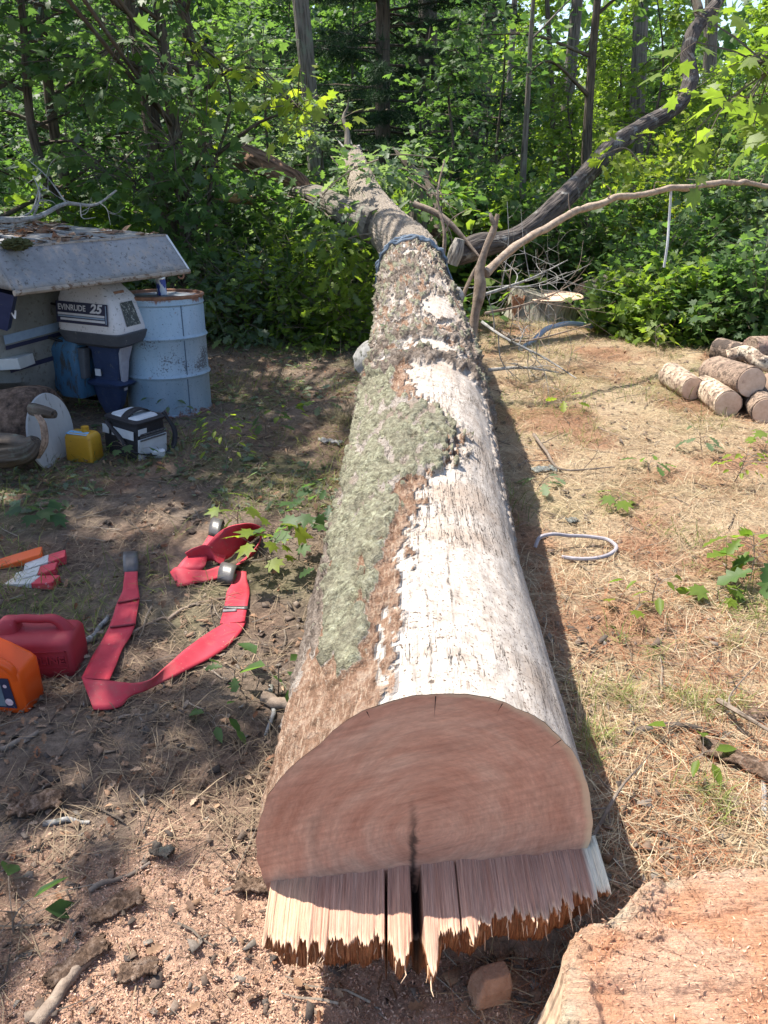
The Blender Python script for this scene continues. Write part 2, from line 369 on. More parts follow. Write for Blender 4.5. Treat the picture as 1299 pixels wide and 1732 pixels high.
rad += (.024 * np.exp(-((D_ - 108) / 20) ** 2) + .012 * np.exp(-((D_ + 108) / 22) ** 2)) * (1 - sstep(.1, .6, S_))
# underside just touches the ground instead of sinking in
LV = A[:, None, :3] + rad[..., None] * (np.sin(ph)[None, :, None] * X[:, None] + np.cos(ph)[None, :, None] * Z[:, None])
LV[..., 1] += .15 * (LV[..., 0] - .10) * (1 - sstep(0, .35, S_))
i0 = np.arange(len(sq) - 1)[:, None] * NP + np.arange(NP)[None]; j1 = (np.arange(NP) + 1) % NP; i1 = np.arange(len(sq) - 1)[:, None] * NP + j1[None]
loops = np.stack([i0, i1, i1 + NP, i0 + NP], -1).ravel()
k = N('bare_and_barked_trunk').set(.85, 0, .2)
a = k.n('Attribute'); a.attribute_name = 'Col'; sep = k.n('SeparateColor'); k.l(a.outputs['Color'], sep.inputs[0])
sp = k.coord((1, 1, 1), 'sp'); lo = k.coord((.9, 16, 16), 'sp'); lo2 = k.coord((5, 40, 40), 'sp')
nz = k.noise(sp, 26, 6, .7); nz2 = k.noise(sp, 90, 5, .7); ln = k.noise(lo, 3.2, 5, .6); ln2 = k.noise(lo2, 4, 4, .6)
white = k.ramp(nz, [(.3, (.29, .24, .20)), (.60, (.52, .46, .405))])
white = k.mix(k.math('MULTIPLY', k.ramp(k.noise(sp, 4.5, 5, .6), [(.47, 0), (.66, 1)]), .75), white, (.30, .225, .17))
white = k.mix(k.ramp(ln2, [(.56, 0), (.70, .8)]), white, (.20, .155, .125))
side = k.n('SeparateXYZ'); k.l(k.coord((1, 1, 1), 'sp'), side.inputs[0])
greyer = k.math('MULTIPLY', k.math('SUBTRACT', side.outputs[1], .17, True), 5.0, True)
white = k.mix(k.math('MULTIPLY', greyer, k.ramp(nz2, [(.35, .2), (.6, .9)])), white, (.27, .235, .21))
white = k.mix(k.ramp(k.noise(sp, 130, 3, .5), [(.62, 0), (.66, 1)]), white, (.11, .08, .06))
white = k.mix(k.ramp(k.noise(sp, 38, 4, .6), [(.655, 0), (.69, .9)]), white, (.09, .065, .05))
crk = k.math('ABSOLUTE', k.math('SUBTRACT', ln, .5)); crack = k.ramp(crk, [(.003, 1), (.009, 0)])
crack = k.math('MULTIPLY', crack, k.ramp(k.noise(sp, 2.2, 2), [(.5, 0), (.56, 1)]))
wig = k.math('MULTIPLY', k.math('SUBTRACT', k.noise(k.coord((1.2, 3, .4), 'sp'), 3, 6, .7), .5), .045)
for c0_, s0_, s1_, w0_ in ((.0, -.1, .42, .0012), (.055, .2, .72, .0006), (-.02, .55, 1.15, .0008), (.03, 1.95, 2.5, .001)):
    dd_ = k.math('ABSOLUTE', k.math('SUBTRACT', k.math('ADD', side.outputs[1], wig), c0_)); mm = k.ramp(dd_, [(w0_, 1), (w0_ * 2.2, 0)])
    gate = k.math('MULTIPLY', k.math('GREATER_THAN', side.outputs[0], s0_), k.math('LESS_THAN', side.outputs[0], s1_)); brk_ = k.ramp(k.noise(k.coord((1, .1, .1), 'sp'), 22, 4, .7), [(.42, .15), (.6, .9)]); white = k.mix(k.math('MULTIPLY', k.math('MULTIPLY', mm, gate), brk_), white, (.03, .022, .018))
white = k.mix(crack, white, (.05, .04, .035))
brn = k.ramp(nz, [(.28, (.10, .055, .034)), (.5, (.29, .17, .11)), (.72, (.50, .38, .29))])
brn = k.mix(k.ramp(ln2, [(.5, 0), (.66, .6)]), brn, (.60, .46, .34))
farr = k.math('MULTIPLY', k.math('SUBTRACT', side.outputs[0], 4.85, True), 4.0, True)
brk = k.ramp(k.noise(k.coord((1.2, 1.8, 1.8), 'sp'), 24, 7, .7), [(.32, (.07, .055, .045)), (.50, (.23, .18, .145)), (.70, (.44, .37, .31))])
brk = k.mix(k.math('MULTIPLY', farr, .9), brk, k.ramp(nz2, [(.3, (.22, .17, .135)), (.5, (.46, .39, .32)), (.7, (.62, .55, .47))]))
lic = k.ramp(k.noise(sp, 48, 8, .78), [(.34, (.055, .048, .035)), (.43, (.25, .245, .16)), (.52, (.47, .47, .32)), (.66, (.68, .68, .52))])
lic = k.mix(k.math('MULTIPLY', k.ramp(k.noise(sp, 9, 5, .65), [(.42, 0), (.62, 1)]), .55), lic, (.30, .27, .20)); lic = k.mix(1.0, lic, k.ramp(nz, [(.32, .42), (.5, 1.0), (.66, 1.22)]), 'MULTIPLY')
lic = k.mix(k.ramp(k.voro(sp, 55), [(.06, .0), (.5, .35)]), lic, (.16, .13, .09))
def edge_(chan): return k.ramp(k.math('ADD', chan, k.math('MULTIPLY', k.math('SUBTRACT', nz2, .5), .9)), [(.45, 0), (.55, 1)])
c = k.mix(edge_(sep.outputs[2]), white, brn); c = k.mix(edge_(sep.outputs[0]), c, brk); c = k.mix(edge_(sep.outputs[1]), c, lic)
k.base(c)
hb = k.math('MULTIPLY', k.math('ADD', k.math('ADD', sep.outputs[0], sep.outputs[1]), k.math('ADD', k.math('MULTIPLY', sep.outputs[2], .8), .08)), k.math('ADD', nz, nz2))
hb = k.math('SUBTRACT', hb, k.math('MULTIPLY', crack, .3)); k.bump(hb, 1.0, .024); M['log'] = k.m
trunk = npmesh('trunk', LV, loops, 4, np.stack([bark, lich, brown], -1).reshape(-1, 3), M['log'], tree, True)
at = trunk.data.attributes.new('sp', 'FLOAT_VECTOR', 'POINT')
at.data.foreach_set('vector', np.stack([S_, ph[None] * .33 + 0 * S_, rad], -1).astype(np.float32).ravel())

# sawn butt
k = N('sawn_butt_wood').set(.8, 0, .2); a = k.n('Attribute'); a.attribute_name = 'sp'; sx = k.n('SeparateXYZ'); k.l(a.outputs['Vector'], sx.inputs[0])
mp = k.n('Mapping'); mp.inputs['Rotation'].default_value = (0, 0, R(-11)); k.l(a.outputs['Vector'], mp.inputs[0])
mp2 = k.n('Mapping'); mp2.inputs['Scale'].default_value = (1.3, 22, 1); k.l(mp.outputs[0], mp2.inputs[0])
sm = k.noise(mp2.outputs[0], 4, 6, .7); bl = k.noise(a.outputs['Vector'], 6, 5, .6); bl2 = k.noise(a.outputs['Vector'], 55, 5, .7)
wd = k.n('TexWave'); wd.wave_type = 'RINGS'; wd.rings_direction = 'Z'; wd.inputs['Scale'].default_value = 26; wd.inputs['Distortion'].default_value = 3.5; wd.inputs['Detail'].default_value = 3
mp3 = k.n('Mapping'); mp3.inputs['Location'].default_value = (0, .06, 0); k.l(a.outputs['Vector'], mp3.inputs[0]); k.l(mp3.outputs[0], wd.inputs['Vector'])
c = k.ramp(bl, [(.3, (.46, .215, .14)), (.5, (.56, .295, .20)), (.7, (.62, .37, .26))])
c = k.mix(1.0, c, k.ramp(sm, [(.3, .80), (.6, 1.08)]), 'MULTIPLY'); c = k.mix(1.0, c, k.ramp(wd.outputs[1], [(0, .985), (1, 1.01)]), 'MULTIPLY')
c = k.mix(1.0, c, k.ramp(bl2, [(.3, .85), (.7, 1.12)]), 'MULTIPLY')
rimf = k.math('ADD', sx.outputs[2], k.math('MULTIPLY', k.math('SUBTRACT', k.noise(a.outputs['Vector'], 9, 4), .5), .06)); rimf = k.math('ADD', rimf, k.math('MULTIPLY', k.math('SUBTRACT', sx.outputs[0], .30), .10)); c = k.mix(k.ramp(rimf, [(.95, 0), (.985, .8)]), c, (.62, .46, .30))
c = k.mix(k.math('MULTIPLY', k.ramp(k.noise(a.outputs['Vector'], 3.1, 4), [(.56, 0), (.72, 1)]), .45), c, (.15, .09, .065))
cl = k.math('ADD', sx.outputs[0], k.math('MULTIPLY', k.math('SUBTRACT', k.noise(a.outputs['Vector'], 14, 3), .5), .03))
cl = k.math('ABSOLUTE', k.math('ADD', cl, .028)); cl = k.math('MULTIPLY', k.ramp(cl, [(.002, 1), (.010, 0)]), k.ramp(k.math('ADD', sx.outputs[1], .35), [(.33, 1), (.45, 0)]))
c = k.mix(k.math('MULTIPLY', cl, .9), c, (.045, .03, .025)); k.base(c); k.bump(k.math('ADD', sm, k.math('MULTIPLY', bl2, .4)), .35, .003); M['cut'] = k.m
nr = 26; ring = LV[0]; cen = A[0, :3]; fr = np.linspace(0, 1, nr)
fv = cen + fr[:, None, None] * (ring - cen)[None]; fv[..., 1] -= .002 + .006 * (fbm(fv * 9, 81, 3) - .5)
e0 = np.arange(nr - 1)[:, None] * NP + np.arange(NP)[None]; e1 = np.arange(nr - 1)[:, None] * NP + j1[None]
face = npmesh('sawn_face', fv, np.stack([e0, e0 + NP, e1 + NP, e1], -1).ravel(), 4, None, M['cut'], tree, True)
at = face.data.attributes.new('sp', 'FLOAT_VECTOR', 'POINT')
loc = fv - cen; at.data.foreach_set('vector', np.stack([loc[..., 0], loc[..., 2], fr[:, None] + 0 * loc[..., 0]], -1).astype(np.float32).ravel())
def radial_cracks():
    for d, l in ((2, .05), (24, .022), (52, .028), (-20, .018)):
        jj = int((d + 180) / 360 * NP) % NP; r1 = ring[jj]; ax = unit(cen - r1); tt = np.cross(ax, (0, 1, 0))
        mb = MB(); mb.quad(r1 + tt * .0012 + (0, -.0075, 0), r1 - tt * .0012 + (0, -.0075, 0), r1 + ax * l + (0, -.0075, 0)); mb.build('check_crack', dk_, tree)
dk_ = m_plain('dark_crack', (.03, .02, .018), None, 10, .9, 0); radial_cracks()

# the splintered hinge wood left below the cut
k = N('torn_fibre_wood').set(.8, 0, .25); a = k.n('Attribute'); a.attribute_name = 'Col'; fb = k.noise(k.coord((110, 3, 30)), 4, 5, .7)
c = k.mix(1.0, a.outputs['Color'], k.ramp(fb, [(.3, .6), (.65, 1.2)]), 'MULTIPLY'); k.base(c); k.bump(fb, .6, .004); M['fibre'] = k.m
r2 = np.random.default_rng(5); xc = .095; zt = .250
hx = np.arange(-.328, .364, .00115); nh = len(hx); p1 = lambda f, s: vnoise(np.stack([hx * f, 0 * hx + .3, 0 * hx], -1), s) - .5
half = np.sqrt(np.maximum(.352 ** 2 - hx ** 2, 0)); zb = np.maximum(.345 - half, .02)
yb = 1.224 + .15 * hx
ext = .140 + .020 * np.cos(hx * 5) + .06 * p1(22, 1) + .050 * p1(62, 2) + .034 * np.clip(p1(190, 13), -.15, .5) + .022 * np.clip(p1(420, 3), -.1, .5) + r2.normal(size=nh) * .002
ext += .075 * np.exp(-((hx + .002) / .013) ** 2) + .03 * np.exp(-((hx + .062) / .02) ** 2) + .012 * sstep(.2, .3, hx)
gap = np.maximum(np.exp(-((hx + .030 + .004 * p1(30, 9)) / .010) ** 4), .8 * np.exp(-((hx + .092 + .006 * p1(40, 8)) / .0022) ** 4))
gap = np.maximum(gap, .2 * np.exp(-((hx - .055) / .0018) ** 4))
top = zt + .004 * hx / .3 + .014 * p1(14, 14) + .010 * p1(45, 4) + .0035 * p1(240, 5) + .0018 * p1(700, 6) - .085 * gap
ext = ext * (1 - .35 * gap); th = np.maximum(top - zb, .03); D2 = .095 + .03 * p1(18, 7)
prof_t = np.array((0, .25, .5, .75, .9, .975, 1.0)); rows_y, rows_z, rows_c = [], [], []
gsn = fbm(np.stack([hx * 30, 0 * hx, 0 * hx], -1), 15, 3); st_ = r2.random(nh)
cA = lerp(np.array((.40, .20, .135)), np.array((.56, .36, .27)), np.clip(.55 * st_ + .9 * (gsn - .25), 0, 1)[:, None])
cA = lerp(cA, np.array((.56, .38, .25)), (sstep(-.22, -.27, hx) * .6)[:, None]); cA = lerp(cA, np.array((.76, .68, .52)), sstep(.326, .340, hx + .01 * p1(60, 12))[:, None])
cA = lerp(cA, np.array((.035, .022, .018)), gap[:, None]); cF = lerp(np.array((.30, .095, .04)), np.array((.60, .28, .13)), r2.random(nh)[:, None]); cF = lerp(cF, np.array((.05, .03, .02)), (gap * .8)[:, None])
for t in prof_t:
    rows_y.append(yb - ext * t); rows_z.append(top - .008 * t ** 3 - .002 * (t > .95) + .0006 * r2.normal(size=nh) * (t > .2)); rows_c.append(lerp(cA, np.array((.72, .50, .34)), np.full((nh, 1), .55 * (t > .93))))
for k_, (fz, back) in enumerate(((.10, .006), (.25, .008), (.45, .010), (.7, .014), (.95, .026), (1.0, .09))):
    base_ext = ext.copy(); ker = np.ones(25) / 25; base_ext = np.convolve(np.pad(base_ext, 12, 'edge'), ker, 'valid') if k_ else ext
    rows_y.append(yb - base_ext + back + .018 * p1(45, 30 + k_) + .012 * p1(120, 20 + k_) + r2.normal(size=nh) * .0025); rows_z.append(top - .012 - np.minimum(th, D2) * fz); rows_c.append(cF * (1 - .1 * k_))
HV = np.stack([np.tile(hx + xc, (len(rows_y), 1)), np.array(rows_y), np.array(rows_z)], -1); nrw = len(rows_y)
HV[..., 0] += .0015 * (fbm(HV * np.array((8, 25, 8)), 25, 2) - .5)
hi_ = np.arange(nrw - 1)[:, None] * nh + np.arange(nh - 1)[None]
npmesh('splintered_hinge', HV, np.stack([hi_, hi_ + nh, hi_ + nh + 1, hi_ + 1], -1).ravel(), 4, np.array(rows_c).reshape(-1, 3), M['fibre'], tree)
hin = MB()
for i in range(60):
    ii = r2.integers(20, nh - 30); yy = yb[ii] - ext[ii] + .02; dn = r2.uniform(0, .05); l = r2.uniform(.006, .024); x0 = hx[ii] + xc
    cc = lerp(np.array((.62, .36, .2)), np.array((.74, .56, .40)), r2.random()); hin.tube([(x0, yy, top[ii] - .006 - dn), (x0 + r2.normal() * .001, yy - l, top[ii] - .010 - dn - r2.uniform(0, .008)), (x0 + r2.normal() * .003, yy - l * 1.5, top[ii] - .014 - dn - r2.uniform(0, .015))], [.0016, .0011, .0004], 4, True, col=cc)
o_h = hin.build('torn_fibre', M['fibre'], tree); o_h['kind'] = 'stuff'

def tree_limb(name, pts, mat, seg=14, n=40, rough=.25, seed=1):
    p = cr(pts, n); return MB().tube(p[:, :3], p[:, 3], seg, True, rough, seed).build(name, mat, tree, True, angle=60)
tree_limb('branch_stub', [(*Q(668, 622, 4.6), .13), (*Q(640, 612, 4.55), .12), (*Q(622, 608, 4.50), .105), (*Q(612, 607, 4.47), .075)], M['dead_grey'], 16, 20, .25, 4)
tree_limb('branch_stub', [(*Q(735, 515, 5.6), .10), (*Q(760, 505, 5.6), .085), (*Q(775, 498, 5.65), .06)], M['dead_grey'], 12, 14, .3, 8)
tree_limb('limb', [(*Q(640, 385, 7.4), .17), (*Q(605, 368, 7.7), .135), (*Q(565, 347, 8.2), .12), (*Q(525, 330, 8.8), .10), (*Q(480, 330, 9.2), .062), (*Q(430, 338, 9.3), .055)], M['bark'], 14, 44, .25, 9)
tree_limb('limb', [(*Q(522, 322, 9.0), .05), (*Q(505, 316, 9.15), .13), (*Q(480, 309, 9.3), .17), (*Q(450, 292, 9.5), .18), (*Q(425, 274, 9.7), .15), (*Q(404, 260, 9.8), .12)], m_bark('rotten_brown_bark', (.03, .018, .012), (.20, .12, .08)), 14, 40, .45, 10)
tree_limb('torn_limb_tip', [(*Q(432, 338, 9.3), .058), (*Q(400, 336, 9.3), .05), (*Q(363, 335, 9.3), .015)], m_plain('torn_orange_wood', (.42, .22, .11), (.66, .42, .25), 20, .8, .5, .01), 8, 16, .4, 11)
tree_limb('branch', [(*Q(588, 250, 9.9), .045), (*Q(587, 222, 10.0), .030), (*Q(581, 198, 10.1), .020), (*Q(588, 180, 10.2), .012), (*Q(590, 165, 10.2), .005)], M['bark'], 8, 24, .2, 12)
tree_limb('branch', [(*Q(700, 345, 7.7), .03), (*Q(745, 365, 7.6), .028), (*Q(790, 410, 7.5), .02), (*Q(815, 440, 7.4), .01)], M['dead'], 8, 24, .2, 13)
tree_limb('branch', [(*Q(735, 395, 8.2), .07), (*Q(738, 345, 8.6), .06), (*Q(710, 300, 9.0), .05), (*Q(682, 270, 9.2), .03), (*Q(665, 250, 9.4), .012)], M['bark_dark'], 8, 30, .3, 14)
spl = MB(); e = A[-1, :3]; r2 = np.random.default_rng(9)
for i in range(34):
    a_ = r2.uniform(0, 2 * math.pi); rr = .12 * math.sqrt(r2.random()); b = e + np.array((math.cos(a_) * rr, -.1, math.sin(a_) * rr))
    tip = b + T[-1] * r2.uniform(.12, .36) + np.array((r2.normal() * .03, 0, r2.normal() * .03)); spl.tube([b, tip], [r2.uniform(.012, .03), .002], 5)
spl.build('splintered_top', M['dead_grey'], tree)

# steel cable round the trunk
i_c = int(np.searchsorted(sq, 4.93)); cab = MB(); r2 = np.random.default_rng(3)
for kx in range(3):
    pts = []
    for d in np.linspace(-150, 150, 60):
        ii = i_c + int(kx * 3 + 5 * math.sin(R(d) * 1.3 + kx)); jj = int((d + 180) / 360 * NP) % NP
        c0 = A[ii, :3]; pts.append(c0 + (LV[ii, jj] - c0) * (1.05 + .02 * kx) + unit(LV[ii, jj] - c0) * .012)
    cab.tube(cr(pts, 90), .010, 7)
cab.tube(cr([pts[-14], pts[-14] + np.array((.05, -.05, -.12)), pts[-14] + np.array((.10, -.1, -.32)), pts[-14] + np.array((.06, -.12, -.5))], 24), .009, 7)
tag(cab.build('steel_cable', m_plain('blue_grey_cable', (.10, .13, .17), (.24, .29, .35), 80, .45, .4, .003, metal=.4), None, True), 'blue grey cable looped round the far end of the felled trunk', 'cable')

# ------------------------------------------------------------------ stump at the lower right
ol = [P(px, py, .235)[:2] for px, py in ((1299, 1462), (1235, 1463), (1190, 1467), (1140, 1482), (1098, 1498), (1066, 1520), (1030, 1545), (985, 1562), (962, 1592), (955, 1630), (952, 1675), (944, 1725), (935, 1790), (985, 1880), (1120, 1960), (1330, 1960), (1560, 1860), (1640, 1700), (1600, 1560), (1450, 1480))]
oc = np.array([(x, y, 0) for x, y in ol + ol[:1]]); on = cr(oc, 421)[:-1, :2]; an_ = np.arange(420) / 420; on = on + (fbm(np.stack([on[:, 0] * 22, on[:, 1] * 22, 0 * an_], -1), 90, 5) - .5)[:, None] * .05
cn = on.mean(0); nr = 130; frr = np.linspace(0, 1, nr) ** .8
TX_ = cn[0] + frr[:, None] * (on[:, 0] - cn[0])[None]; TY_ = cn[1] + frr[:, None] * (on[:, 1] - cn[1])[None]
def stump_h(x, y):
    h = .228 + .010 * (fbm2(x * .5, y * 2.2, 8, 91, 3) - .5) + .010 * (fbm2(x * .6, y * 3, 26, 92, 3) - .5) + .010 * (fbm2(x * .35, y * 1.6, 90, 93, 3) - .5) + .006 * np.clip(fbm2(x * .5, y * 4, 60, 89, 3) - .52, 0, 1) * 10 * sstep(.5, .6, fbm2(x, y, 6, 88, 2))
    ys = P(1100, 1660, .22)[1] + .02 * (fbm2(x, y * .1, 4, 94, 2) - .5) - .03 * (x - .5)
    jj_ = .02 * (fbm2(x, y, 34, 96, 3) - .5); h = h - .026 * (1 - sstep(-.024, .012, y - ys + jj_ * .8)) * sstep(.400, .425, x + .03 + jj_ * 1.5)
    hx, hy = P(1090, 1505, .24)[:2]; h = h + .035 * np.exp(-(((x - hx) / .05) ** 2 + ((y - hy) / .03) ** 2))
    gy_ = P(1100, 1545, .23)[1]; h = h - .014 * np.exp(-((y - gy_ + .03 * (x - .6) - .015 * np.sin(x * 19)) / .012) ** 2) * sstep(.5, .56, x)
    return h
SH = stump_h(TX_, TY_) - .012 * sstep(.97, 1, frr)[:, None]
ca = lerp(np.array((.84, .43, .25)), np.array((.90, .55, .37)), sstep(.35, .65, fbm2(TX_, TY_, 9, 97))[..., None])
ca = lerp(ca, np.array((.84, .66, .47)), (sstep(.80, .97, frr)[:, None] * (.4 + .6 * sstep(.4, .6, fbm2(TX_, TY_, 12, 98))))[..., None])
gr = np.hypot(*np.gradient(SH))[..., None]; ca = lerp(ca, np.array((.72, .32, .13)), sstep(.008, .02, gr) * .6)
ca = lerp(ca, np.array((.50, .24, .15)), sstep(.64, .76, fbm2(TX_ * .6, TY_ * 2, 14, 99))[..., None] * .3)
nO = len(on); i0 = np.arange(nr - 1)[:, None] * nO + np.arange(nO)[None]; i1 = np.arange(nr - 1)[:, None] * nO + ((np.arange(nO) + 1) % nO)[None]
k = N('fresh_stump_wood').set(.85, 0, .2); at_ = k.n('Attribute'); at_.attribute_name = 'Col'; v = k.coord((7, 60, 30)); g1 = k.noise(v, 4, 8, .8); g2 = k.noise(k.coord(), 130, 6, .75)
g3 = k.noise(k.coord((3, 24, 12)), 4, 6, .75); c = k.mix(1.0, at_.outputs['Color'], k.ramp(g3, [(.34, .72), (.5, 1.0), (.66, 1.15)]), 'MULTIPLY'); c = k.mix(1.0, c, k.ramp(g1, [(.3, .68), (.5, 1.0), (.7, 1.18)]), 'MULTIPLY'); c = k.mix(1.0, c, k.ramp(g2, [(.32, .62), (.5, 1.0), (.68, 1.2)]), 'MULTIPLY'); k.base(c); k.bump(k.math('ADD', k.math('ADD', g1, g3), g2), 1.0, .014); M['stumptop'] = k.m
stump = thing('tree_stump', (float(cn[0]), float(cn[1]), 0), 'broad fresh orange stump covered in sawdust at the lower right corner', 'stump')
npmesh('sawn_top', np.stack([TX_, TY_, SH], -1), np.stack([i0, i0 + nO, i1 + nO, i1], -1).ravel(), 4, ca.reshape(-1, 3), M['stumptop'], stump, True)
lev = np.linspace(0, 1, 14); an = np.linspace(0, 1, nO)
SV = []
for l in lev:
    out = 1 + .02 * l + .16 * l ** 2 * (.5 + fbm(np.stack([on[:, 0] * 9, on[:, 1] * 9, 0 * on[:, 0]], -1), 101, 2)) + .03 * (fbm(np.stack([on[:, 0] * 30, on[:, 1] * 30, 0 * on[:, 0] + l * 2], -1), 102, 3) - .5) * (l > 0)
    SV.append(np.stack([cn[0] + (on[:, 0] - cn[0]) * out, cn[1] + (on[:, 1] - cn[1]) * out, SH[-1] * (1 - l) - .04 * l], -1))
SV = np.array(SV); i0 = np.arange(13)[:, None] * nO + np.arange(nO)[None]; i1 = np.arange(13)[:, None] * nO + ((np.arange(nO) + 1) % nO)[None]
sc0 = lerp(np.array((.55, .40, .27)), np.array((.20, .15, .12)), sstep(.1, .5, lev + (0))[:, None, None] * np.ones((14, nO, 1)) * sstep(.35, .6, fbm(SV * 14, 103, 3))[..., None])
npmesh('bark', SV, np.stack([i0, i0 + nO, i1 + nO, i1], -1).ravel(), 4, sc0.reshape(-1, 3), m_vcol('stump_side', .9, 0, 60), stump, True)

# wood chunk in the shadow under the hinge
cx, cy, _ = P(828, 1660, .03)
wc = MB().loft([(-.01, 0, 0, .042, .03, .3), (.03, .004, 0, .04, .028, .3), (.055, .012, .004, .03, .018, .4)], (cx, cy, 0), (.96, .28, 0), (-.28, .96, 0), n=14)
tag(wc.build('wood_chunk', m_plain('raw_wood_chunk', (.30, .16, .10), (.50, .30, .20), 30, .85, .7, .008), None, False, .004), 'small square reddish wood chunk lying under the splintered hinge of the trunk', 'wood chunk')
# ------------------------------------------------------------------ blue steel drum and the can on it
dx, dy, _ = P(289, 688); G0 = float(gz(dx, dy)) - .01
drum = thing('steel_drum', (float(dx), float(dy), 0), 'tall pale blue steel drum with rusty rim standing right of the outboard motor', 'drum')
k = N('pale_blue_drum_paint').set(.5, .1, .4); v = k.coord(); vs = k.coord((1, 1, .25))
c = k.ramp(k.noise(vs, 7, 6, .65), [(.3, (.24, .35, .45)), (.7, (.36, .46, .55))])
sz = k.n('SeparateXYZ'); k.l(v, sz.inputs[0]); band = k.math('MULTIPLY', k.ramp(sz.outputs[2], [(.27, 0), (.31, 1), (.50, 1), (.52, 0)]), k.ramp(k.noise(v, 3.2, 3), [(.42, 0), (.58, 1)]))
sp_ = k.math('ADD', k.math('MULTIPLY', band, .20), k.noise(v, 85, 5, .7)); c = k.mix(k.ramp(sp_, [(.60, 0), (.66, .9)]), c, (.08, .09, .11))
c = k.mix(k.ramp(k.math('ADD', k.noise(v, 14, 6, .7), k.math('ADD', k.ramp(sz.outputs[2], [(0.0, .26), (.07, 0)]), k.ramp(sz.outputs[2], [(.72, 0), (.78, .3)]))), [(.66, 0), (.75, .9)]), c, (.19, .075, .04))
k.base(c); k.bump(k.noise(v, 50, 4), .2, .004); M['drum'] = k.m
r0 = .285; Hd = .80
prof = [(0, .0), (r0, 0), (r0 + .008, .004), (r0 + .008, .014), (r0, .02)]
for z in (Hd * .34, Hd * .66): prof += [(r0, z - .022), (r0 + .006, z - .012), (r0 + .013, z), (r0 + .006, z + .012), (r0, z + .022)]
prof += [(r0, Hd * .90), (r0 - .004, Hd * .915), (r0 + .004, Hd * .93), (r0, Hd * .945), (r0, Hd - .02)]
MB().lathe(prof, (dx, dy, G0), 72).build('shell', M['drum'], drum, True, angle=50)
rust = m_plain('rusty_rim', (.16, .07, .04), (.36, .20, .13), 22, .9, .5)
MB().lathe([(r0 - .015, Hd - .03), (r0 + .002, Hd - .021), (r0 + .009, Hd - .012), (r0 + .009, Hd - .002), (r0, Hd + .003), (r0 - .010, Hd), (r0 - .014, Hd - .016), (.001, Hd - .02)], (dx, dy, G0), 72).build('rim', rust, drum, True, angle=50)
MB().lathe([(.001, Hd - .017), (r0 - .016, Hd - .016)], (dx, dy, G0), 48).build('lid', m_plain('stained_blue_lid', (.10, .13, .16), (.24, .27, .30), 9, .7, .2, dirt=(.20, .10, .06), dirt_amt=.45, dirt_scale=8), drum, True)
MB().tube([(dx + .19, dy - .2146, G0 + .02), (dx + .192, dy - .2146, G0 + .4), (dx + .19, dy - .2146, G0 + .74)], .0035, 6).build('seam', m_plain('dark_seam', (.08, .12, .17), None, 20, .8), drum)
drum.rotation_euler = (R(-3), 0, 0); cx, cy, cz = float(dx) + .01, float(dy) + .02 + math.sin(R(3)) * (Hd + G0), G0 + Hd - .019
can = thing('drink_can', (cx, cy, cz), 'blue and white can standing on the drum lid', 'can')
kc = N('can_wrap').set(.35, .3, .5); v = kc.coord((1, 1, .55)); c = kc.ramp(kc.noise(v, 34, 2, .4), [(.49, (.06, .10, .42)), (.53, (.62, .68, .82))]); kc.base(c)
MB().lathe([(.026, 0), (.033, .006), (.033, .108)], (cx, cy, cz), 28).build('body', kc.m, can, True)
al = m_plain('can_metal', (.62, .64, .68), (.75, .77, .80), 10, .35, .05, metal=.7)
MB().lathe([(.0335, .109), (.0335, .119), (.028, .127), (.026, .124), (.001, .123)], (cx, cy, cz), 28).build('lid', al, can, True)

# ------------------------------------------------------------------ outboard motor
mt = Q(165, 520, 5.2); A_ = np.array((.906, -.423, 0)); B_ = np.array((-.423, -.906, 0)); mo = np.array((mt[0] + .02, mt[1], 0.))
motor = thing('outboard_motor', tuple(float(t) for t in mo), 'white and navy outboard motor standing between the boat and the drum', 'outboard motor')
white = m_plain('weathered_white_cowl', (.56, .53, .54), (.66, .64, .65), 5, .45, .1, dirt=(.07, .07, .06), dirt_amt=.36, dirt_scale=55)
navy = m_plain('navy_paint', (.022, .036, .085), (.04, .06, .13), 8, .5, .1, dirt=(.10, .11, .12), dirt_amt=.35)
darkg = m_plain('dark_grey_plastic', (.06, .065, .08), (.09, .095, .11), 10, .6, .1, dirt=(.2, .2, .19), dirt_amt=.33)
Z0, Z1, Z2 = .60, .80, .885
cw = [(Z0, 0, 0, .255, .155, .25), (Z0 + .02, 0, 0, .258, .158, .25), (Z1, -.02, 0, .225, .135, .3), (Z1 + .012, -.022, 0, .22, .13, .3), (Z2, -.045, 0, .175, .10, .4), (Z2 + .012, -.05, 0, .15, .08, .5)]
cowl = host(MB().loft(cw, mo, A_, B_, n=40).build('cowl', white, motor, True, angle=30), motor)
MB().loft([(.50, -.02, 0, .20, .10, .4), (.525, 0, 0, .245, .14, .35), (.575, 0, 0, .262, .158, .3), (.597, 0, 0, .270, .166, .28), (.602, 0, 0, .268, .164, .28)], mo, A_, B_, n=40).build('lower_pan', darkg, motor, True, angle=30)
def side(a, z, off=.0):                                   # a point on the cowl side that faces the camera
    t = (z - Z0 - .02) / (Z1 - Z0 - .02); return mo + A_ * a + B_ * (lerp(.158, .135, t) + off) + np.array((0, 0, z))
def decal(name, a0, a1, z0, z1, mat, off, sk=0.0):
    n = 10; mb = MB()
    for i in range(n):
        p0 = lerp(a0, a1, i / n); p1 = lerp(a0, a1, (i + 1) / n)
        mb.quad(side(p0, z0 + sk * (p0 - a0), off), side(p1, z0 + sk * (p1 - a0), off), side(p1, z1 + sk * (p1 - a0), off), side(p0, z1 + sk * (p0 - a0), off))
    return mb.build(name, mat, cowl)
